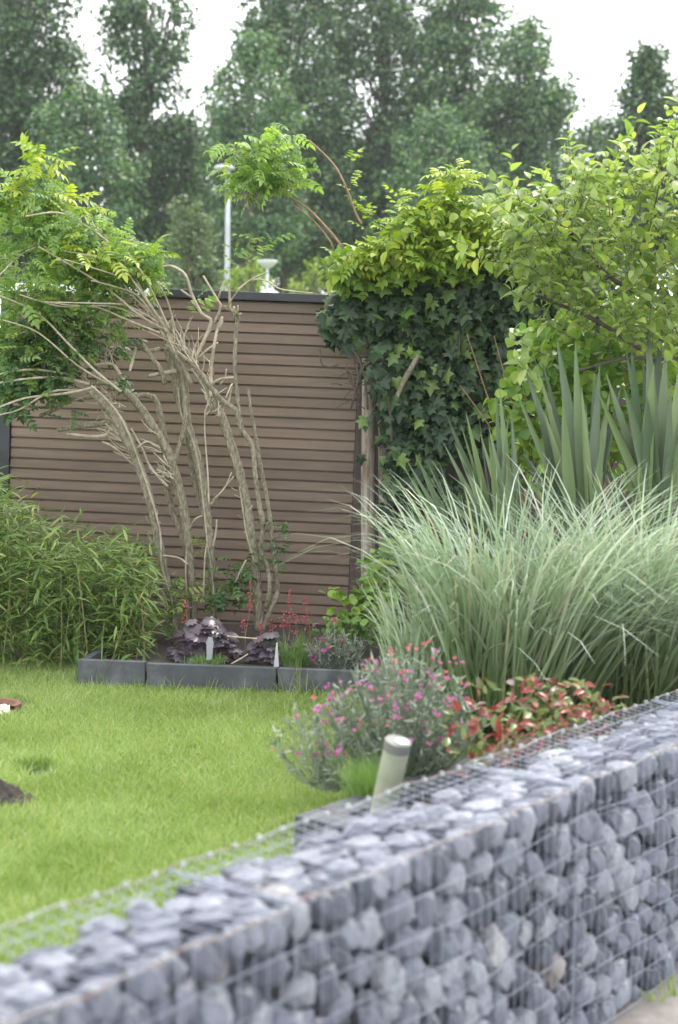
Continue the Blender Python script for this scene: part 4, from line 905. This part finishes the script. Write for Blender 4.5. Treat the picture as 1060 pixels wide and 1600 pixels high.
yucca('low yucca whose leaves point left beside the ivy', yb(760, 960, 7.9), [(650, 705, 7.9, 1.1), (632, 712, 7.9, .8), (665, 715, 7.9, .9), (643, 750, 7.9, 1), (628, 785, 7.9, 1), (588, 812, 7.9, 1.1), (570, 850, 7.9, 1.1), (625, 820, 7.8, 1), (580, 845, 7.85, .9), (660, 740, 7.9, .9), (600, 880, 7.8, 1), (690, 720, 7.9, .9), (615, 850, 7.8, .8)], .055)

# ------------------------------------------------------------------ tall arching grass
def big_grass(label, base, rad, n, nparts, hfun, name='tall_grass', dk=1.0):
    g = thing(name, label, 'ornamental grass', base, 'pale tall grass clumps behind the wall')
    az = rng.uniform(0, 2 * math.pi, n); q = np.sqrt(rng.random(n))
    b = base + np.stack([np.cos(az) * q * rad[0], np.sin(az) * q * rad[1], np.zeros(n)], 1)
    L = hfun(n); tilt = .10 + .30 * q * rng.uniform(.4, 1.4, n) + .10 * rng.random(n)
    az2 = az + rng.normal(0, .7, n); out_ = np.stack([np.cos(az2), np.sin(az2), np.zeros(n)], 1); out_[:, 0] += .30
    dr = rng.uniform(.25, 1.0, n) + .45 * (rng.random(n) > .94); dr *= dk; tilt *= dk; ts = np.linspace(0, 1, 10)
    hor = tilt[:, None] * ts + dr[:, None] * .55 * ts ** 2.8; ver = ts - .12 * tilt[:, None] * ts - dr[:, None] * .42 * ts ** 4
    wob = rng.normal(0, .02, (n, 1, 3)) * np.sin(ts * 5)[None, :, None]
    Pt = b[:, None] + L[:, None, None] * (out_[:, None] * hor[..., None] + np.array([0, 0, 1.]) * ver[..., None] + wob)
    sa = az2 + math.pi / 2 + rng.normal(0, .8, n); Sd = np.stack([np.cos(sa), np.sin(sa), np.zeros(n)], 1)
    prof = np.array([.8, 1, 1, 1, .95, .9, .75, .55, .35, .06]); Wd = rng.uniform(.009, .0155, n)[:, None] * prof
    idx = np.argsort(b[:, 1]); along = np.tile(np.repeat(ts, 2), n).reshape(n, -1)
    def mk(ii, c, nm):
        V, T, r = ribbons(Pt[ii] - c, Wd[ii], Sd[ii]); me = mesh_np(nm, V, T, M['miscanthus'], r)
        a_ = me.attributes.new('along', 'FLOAT', 'POINT'); a_.data.foreach_set('value', along[ii].ravel().astype(np.float32)); return me
    for i in idx[:nparts]:
        o = bpy.data.objects.new('blade', mk(np.array([i]), b[i], 'blade')); o.parent = g; o.location = tuple(b[i] - base); C.objects.link(o)
    o = bpy.data.objects.new('blades', mk(idx[nparts:], base, 'blades')); o.parent = g; o['kind'] = 'stuff'; C.objects.link(o)
    return g
gz = .15
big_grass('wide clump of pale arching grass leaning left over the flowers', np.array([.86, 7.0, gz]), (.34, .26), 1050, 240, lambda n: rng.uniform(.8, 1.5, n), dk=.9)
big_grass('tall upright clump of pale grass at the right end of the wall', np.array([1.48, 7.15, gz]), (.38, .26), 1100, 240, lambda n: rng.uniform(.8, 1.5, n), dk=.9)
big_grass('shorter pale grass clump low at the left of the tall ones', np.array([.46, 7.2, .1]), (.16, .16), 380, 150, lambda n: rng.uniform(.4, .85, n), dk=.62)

# ------------------------------------------------------------------ bamboo hedge
bz = thing('bamboo_hedge', 'low bushy bamboo at the left in front of the shed', 'bamboo', P(120, 1040, 8.9) * [1, 1, 0])
def btop(x): return np.interp(x, [-150, 0, 60, 110, 200, 265, 300], [690, 745, 805, 825, 825, 865, 950])
LB = []; LA = []; LNn = []; LSs = []; cn = 0
stemM = MB()
for k in range(330):
    x = rng.uniform(-170, 238); Y = rng.uniform(8.75, 9.75); yt = btop(x) + abs(rng.normal(0, 30)) + 25 * max(0, (9.3 - Y)) * 2 + (-30 if rng.random() < .06 else 0)
    top = P(x, yt, Y); ft = np.array([top[0] + rng.normal(0, .06), Y + rng.normal(0, .05), 0]); 
    if x > 200: ft[0] -= .08
    midp = (top + ft) / 2 + rng.normal(0, .02, 3)
    if k % 4 == 0:
        m_ = MB(); m_.tube([ft, midp, top], [.004, .0035, .002], 5, 3); m_.build('cane', M['cane'], bz)
    nn = rng.integers(26, 42)
    for i in range(nn):
        t = rng.uniform(.05, 1.0) ** .8; q = (ft * (1 - t) ** 2 + 2 * midp * t * (1 - t) + top * t * t) + rng.normal(0, .045, 3) * [1, 1, .7]
        a = rng.uniform(0, 6.28); d = np.array([math.cos(a), math.sin(a), rng.uniform(-.6, .45) + .8 * (t > .93)])
        LB.append(q); LA.append(d); LNn.append((rng.normal(0, .4), rng.normal(-.3, .3), 1)); LSs.append(rng.uniform(.065, .145))
LB = np.array(LB); R = frames(np.array(LA), np.array(LNn)); leafcloud(t_lance(.13, -.35, .03), R, LB, np.array(LSs), 'foliage', M['bamboo'], bz, 300)

# ------------------------------------------------------------------ far bed plants
def heuchera(label, cx, cy, Y, rx, ry, n, ls):
    c = P(cx, cy, Y); g = thing('coral_bells', label, 'coral bells', np.array([c[0], c[1], bedz]), 'purple coral bells in the far bed')
    d = unit(n); d[:, 2] = np.abs(d[:, 2]) * .9 + .05; d[:, 1] = -np.abs(d[:, 1]) * .6 + rng.normal(0, .3, n); d = nrm(d)
    pos = np.array([c[0], c[1], bedz + .02]) + d * np.array([rx, rx * .6, ry]) * rng.uniform(.6, 1.0, n)[:, None]
    R = frames(d * [1, 1, .0] + [0, -.2, -.45] + rng.normal(0, .25, (n, 3)), d + [0, -.3, .5] + rng.normal(0, .15, (n, 3)))
    me = mesh_np('leaf', MAPT[0], MAPT[1], M['heuchera'], np.zeros(len(MAPT[0])))
    for i in range(n): place('leaf', me, g, R[i], pos[i], ls * rng.uniform(.7, 1.2))
    return g
h1 = heuchera('larger purple leaved coral bells, left of the plant label', 318, 1010, 8.75, .19, .25, 150, .066)
h2 = heuchera('smaller purple leaved coral bells, beside the white plant label', 422, 1022, 8.7, .135, .19, 90, .06)
_iv, _it = ico(1); sp_me = mesh_np('floret', nrm(_iv), _it, M['redflower'], np.zeros(len(_iv)))
sp = [(392, 908, 955, h2), (381, 968, 990, h2), (453, 922, 985, h2), (443, 955, 985, h2), (477, 935, 985, h2), (424, 968, 992, h2), (290, 940, 975, h1), (407, 975, 995, h2), (462, 960, 990, h2)]
for x, y0_, y1_, root in sp:
    Y = 8.75; top = P(x, y0_, Y); bt = P(x + rng.normal(0, 4), y1_ + 40, Y)
    sm = MB(); sm.tube([bt, (bt + top) / 2 + [.01, 0, 0], top], [.002, .0016, .001], 4, 3)
    st_ = sm.build('flower_stalk', M['brownstem'], root)
    n = int((y1_ - y0_) * .55) + 5
    for k in range(n):
        t = rng.random() ** 1.3; q = top + (P(x, y1_, Y) - top) * t + np.array([rng.normal(0, 1.6 + 3.2 * (1 - abs(2 * t - 1))), rng.normal(0, 2), 0]) * ppx(Y)
        place('floret', sp_me, root, np.eye(3), q, rng.uniform(.004, .0075))
# labels, stick
pl = thing('plant_label', 'white pointed plastic plant label standing against the slate edging', 'plant label', P(431, 1045, 8.55))
m_ = MB(); a_, b2, c2, d2 = P(428, 1042, 8.55), P(436, 1042, 8.55), P(434, 1004, 8.55), P(432, 1004, 8.55); th = np.array([0, .003, 0])
m_.add([a_, b2, c2, d2, a_ + th, b2 + th, c2 + th, d2 + th], [(0, 1, 2, 3), (7, 6, 5, 4), (0, 4, 5, 1), (1, 5, 6, 2), (2, 6, 7, 3), (3, 7, 4, 0)]); m_.build('tag', M['label'], pl)
pl = thing('plant_label', 'grey rounded plastic label stuck among the larger purple leaves', 'plant label', P(327, 1030, 8.5))
m_ = MB(); pts = [(323, 1032), (331, 1030), (334, 1005), (332, 996), (326, 995), (323, 1002)]; A = [P(x, y, 8.5) for x, y in pts]
n = len(A); m_.add(A + [q + th for q in A], [tuple(range(n)), tuple(range(2 * n - 1, n - 1, -1))] + [(i, i + n, (i + 1) % n + n, (i + 1) % n) for i in range(n)]); m_.build('tag', M['greylabel'], pl)
for pts, lab in (([(355, 994), (378, 996), (402, 998)], 'straight pale stick lying between the two purple plants'), ([(362, 1037), (375, 1030), (388, 1022)], 'short pale stick leaning up from the slate edging')):
    m_ = MB(); m_.tube(poly(pts, 8.6, 8.6), .005, 6, 2, .05); o = m_.build('stick', M['twig']); tag(o, lab, 'stick')
b0 = lambda x, y, Y: P(x, y, Y) * [1, 1, 0] + [0, 0, bedz]
grass_tufts('grass_tuft', 'yellow green grass tuft in front of the larger purple plant', [b0(305, 1040, 8.55), b0(325, 1040, 8.55), b0(340, 1040, 8.6)], 45, .05, .10, M['feather'], .004, .025, lean=.6)
grass_tufts('grass_tuft', 'fine green grass tuft right of the white plant label', [b0(452, 1040, 8.6), b0(465, 1040, 8.6), b0(475, 1040, 8.65)], 60, .12, .24, M['feather'], .004, .02, lean=.6)
grass_tufts('grass_tuft', 'thin long grass blades rising in front of the first edging plank', [G(122, 1074), G(160, 1075)], 5, .12, .5, M['feather'], .005, .01, lean=.25)
grass_tufts('grass_tuft', 'tall loose grass blades in front of the slate edging near the flowers', [G(440, 1085), G(460, 1088), G(475, 1090)], 7, .1, .22, M['blade'], .004, .02, lean=.6)

def flowerbush(label, c, rx, ry, hz, nst, nfl, name='wallflower_bush', fs=.017, tilt=(0, 0), heads=None):
    g = thing(name, label, 'flowering plant', c)
    LPp = []; LAa = []; sm = MB(); tips = []
    for k in range(nst):
        a = rng.uniform(0, 6.28); q = math.sqrt(rng.random()); tip_ = c + np.array([math.cos(a) * q * rx + tilt[0] * rng.random(), math.sin(a) * q * ry, hz * (1.08 - .55 * q ** 2) * rng.uniform(.78, 1.05)])
        st = c + np.array([math.cos(a) * q * rx * .25, math.sin(a) * q * ry * .25, 0]); mid_ = st * .45 + tip_ * .55 + np.array([0, 0, -.04 * q]) + rng.normal(0, .01, 3)
        sm.tube([st, mid_, tip_], [.003, .0025, .0018], 4, 3); tips.append(tip_)
        nl = rng.integers(15, 26)
        for i in range(nl):
            t = rng.uniform(.12, 1); p_ = st * (1 - t) ** 2 + 2 * mid_ * t * (1 - t) + tip_ * t * t
            LPp.append(p_); LAa.append(nrm(rng.normal(0, 1, 3)) + nrm(tip_ - st) * .9)
    sm.build('stems', M['greyleaf'], g)['kind'] = 'stuff'
    LPp = np.array(LPp); n = len(LPp); R = frames(np.array(LAa), unit(n) + [0, -.3, .7]); leafcloud(t_lance(.2, -.15, .04), R, LPp, rng.uniform(.022, .05, n), 'narrow_leaves', M['greyleaf'], g)
    fm = {}
    for key, (ma, mb_) in {'p': ('purpflower', 'orangeflower'), 'o': ('orangeflower', 'purpflower')}.items():
        V, T, _ = scatter(t_ovate(.8, .1, -.3), frames(np.array([[math.cos(q), math.sin(q), .25 + .5 * (i % 2)] for i, q in enumerate(np.linspace(0, 12.56, 13)[:12])]), np.tile([[0, 0, 1.]], (12, 1))), np.zeros((12, 3)) + [0, 0, .0], np.full(12, 1.0))
        me = mesh_np('flower', V, T, M[ma], np.repeat(rng.random(12), len(V) // 12)); me.materials.append(M[mb_])
        mi = np.zeros(len(T), np.int32); k_ = len(T) // 12
        for pidx in range(12):
            if pidx >= 9: mi[pidx * k_:(pidx + 1) * k_] = 1
        me.polygons.foreach_set('material_index', mi); fm[key] = me
    tips = sorted(tips, key=lambda q: q[1])[: max(nfl * 2, 1)]
    hd = heads or []
    sel = [tips[i] for i in rng.permutation(len(tips))[:nfl]] + [P(x, y, Y) for x, y, Y in hd]
    for tp_ in sel:
        for _ in range(rng.integers(1, 4)):
            key = 'p' if rng.random() < .66 else 'o'; nn_ = nrm(np.array([rng.normal(0, .4), rng.normal(-.5, .3), 1]))
            R = frames(np.cross(nn_, [1, .1, 0])[None], nn_[None])[0]; place('flower', fm[key], g, R, tp_ + rng.normal(0, .009, 3), fs * rng.uniform(.6, 1.15))
    return g
wb = np.array([P(625, 1240, 5.75)[0], 5.75, .15])
heads = [(508, 1066, 5.7), (515, 1072, 5.7), (528, 1082, 5.7), (486, 1095, 5.7), (548, 1072, 5.8), (552, 1082, 5.8), (575, 1048, 5.9), (590, 1060, 5.9), (567, 1036, 5.9), (608, 1046, 5.9), (612, 1068, 5.8), (620, 1090, 5.8), (636, 1050, 5.9), (655, 1078, 5.8), (657, 1070, 5.8), (700, 1060, 5.9), (708, 1030, 6), (716, 1032, 6), (730, 1065, 5.9), (675, 1060, 5.9), (735, 1100, 5.8),
         (463, 1178, 5.6), (422, 1170, 5.6), (487, 1175, 5.6), (493, 1160, 5.6), (512, 1165, 5.6), (498, 1185, 5.6), (535, 1180, 5.6), (565, 1136, 5.6), (590, 1128, 5.6), (533, 1125, 5.6), (615, 1120, 5.6), (660, 1125, 5.6), (697, 1132, 5.6), (670, 1142, 5.6), (690, 1160, 5.6), (642, 1155, 5.5), (668, 1163, 5.5), (715, 1160, 5.6), (728, 1180, 5.5), (640, 1100, 5.7), (600, 1095, 5.7), (580, 1075, 5.8), (560, 1066, 5.8), (545, 1095, 5.7)]
flowerbush('grey leaved bush with small purple and orange flowers behind the bollard lamp', wb, .34, .28, .50, 200, 60, fs=.0108, heads=heads)
wb2 = np.array([P(520, 1240, 5.6)[0], 5.65, .14])
flowerbush('sparse grey flowering sprig leaning left over the lawn', wb2, .17, .12, .34, 34, 6, fs=.014, tilt=(-.18, 0))
wb3 = np.array([P(525, 1040, 8.5)[0], 8.55, bedz])
flowerbush('small purple and orange flowering plant right of the grass tuft in the far bed', wb3, .18, .12, .22, 70, 3, fs=.018, heads=[(503, 998, 8.5), (498, 1000, 8.5), (522, 970, 8.5), (489, 978, 8.55), (530, 1004, 8.5), (488, 1027, 8.5), (505, 1000, 8.5)])
grass_tufts('feathery_plant', 'fresh green feathery tuft directly left of the bollard lamp', [G(575, 1262, .15), G(590, 1262, .15), G(565, 1255, .15)], 170, .12, .22, M['feather'], .0028, .022, 'plant', lean=.5)

# red leaved shrub behind the wall
rs_c = W(.9, TW + .24, .15)
rs = thing('red_leaved_shrub', 'low shrub with glossy red and green leaves along the wire wall', 'shrub', rs_c)
pos = []
for _ in range(520):
    s = rng.uniform(.5, 1.48); t = TW + rng.uniform(.06, .42); env_ = .45 * (1 - .35 * abs((s - .9) / .55) ** 2) 
    pos.append(W(s, t, .15 + env_ * rng.uniform(.35, 1.0) - .02))
pos = np.array(pos); n = len(pos); R = frames(unit(n) * [1, 1, .6] + [0, -.1, .55], unit(n) * .6 + [0, -.3, .8])
leafcloud(t_ovate(.5, .12, -.25), R, pos, rng.uniform(.034, .058, n), 'under_leaves', M['redleaf'], rs, 300, order=-pos[:, 2])
m_ = MB()
for _ in range(40):
    s = rng.uniform(.5, 1.35); m_.tube([W(s, TW + .2, .13), W(s + rng.normal(0, .03), TW + .2 + rng.normal(0, .05), .33), W(s + rng.normal(0, .05), TW + .2 + rng.normal(0, .06), .43)], [.004, .003, .002], 5, 2)
m_.build('stems', M['brownstem'], rs)
grass_tufts('weeds', 'small green weeds at the foot of the wire wall by the street', [W(.62, -.06, ZB), W(.52, -.05, ZB), W(.70, -.05, ZB)], 12, .02, .05, M['blade'], .006, .02, 'weed', kind='stuff')

# ------------------------------------------------------------------ air
m_ = MB(); m_.box([-500, -220, -1.4], [760, 0, 0], [0, 770, 0], [0, 0, 26]); hz_ = m_.build('haze', None); hz_['kind'] = 'stuff'
hm = bpy.data.materials.new('pale_air'); hm.use_nodes = True; t = hm.node_tree; t.nodes.clear()
oo = t.nodes.new('ShaderNodeOutputMaterial'); pv = t.nodes.new('ShaderNodeVolumePrincipled'); pv.inputs['Density'].default_value = .0007; pv.inputs['Color'].default_value = (.9, .94, 1, 1)
t.links.new(pv.outputs[0], oo.inputs['Volume']); hz_.data.materials.append(hm)
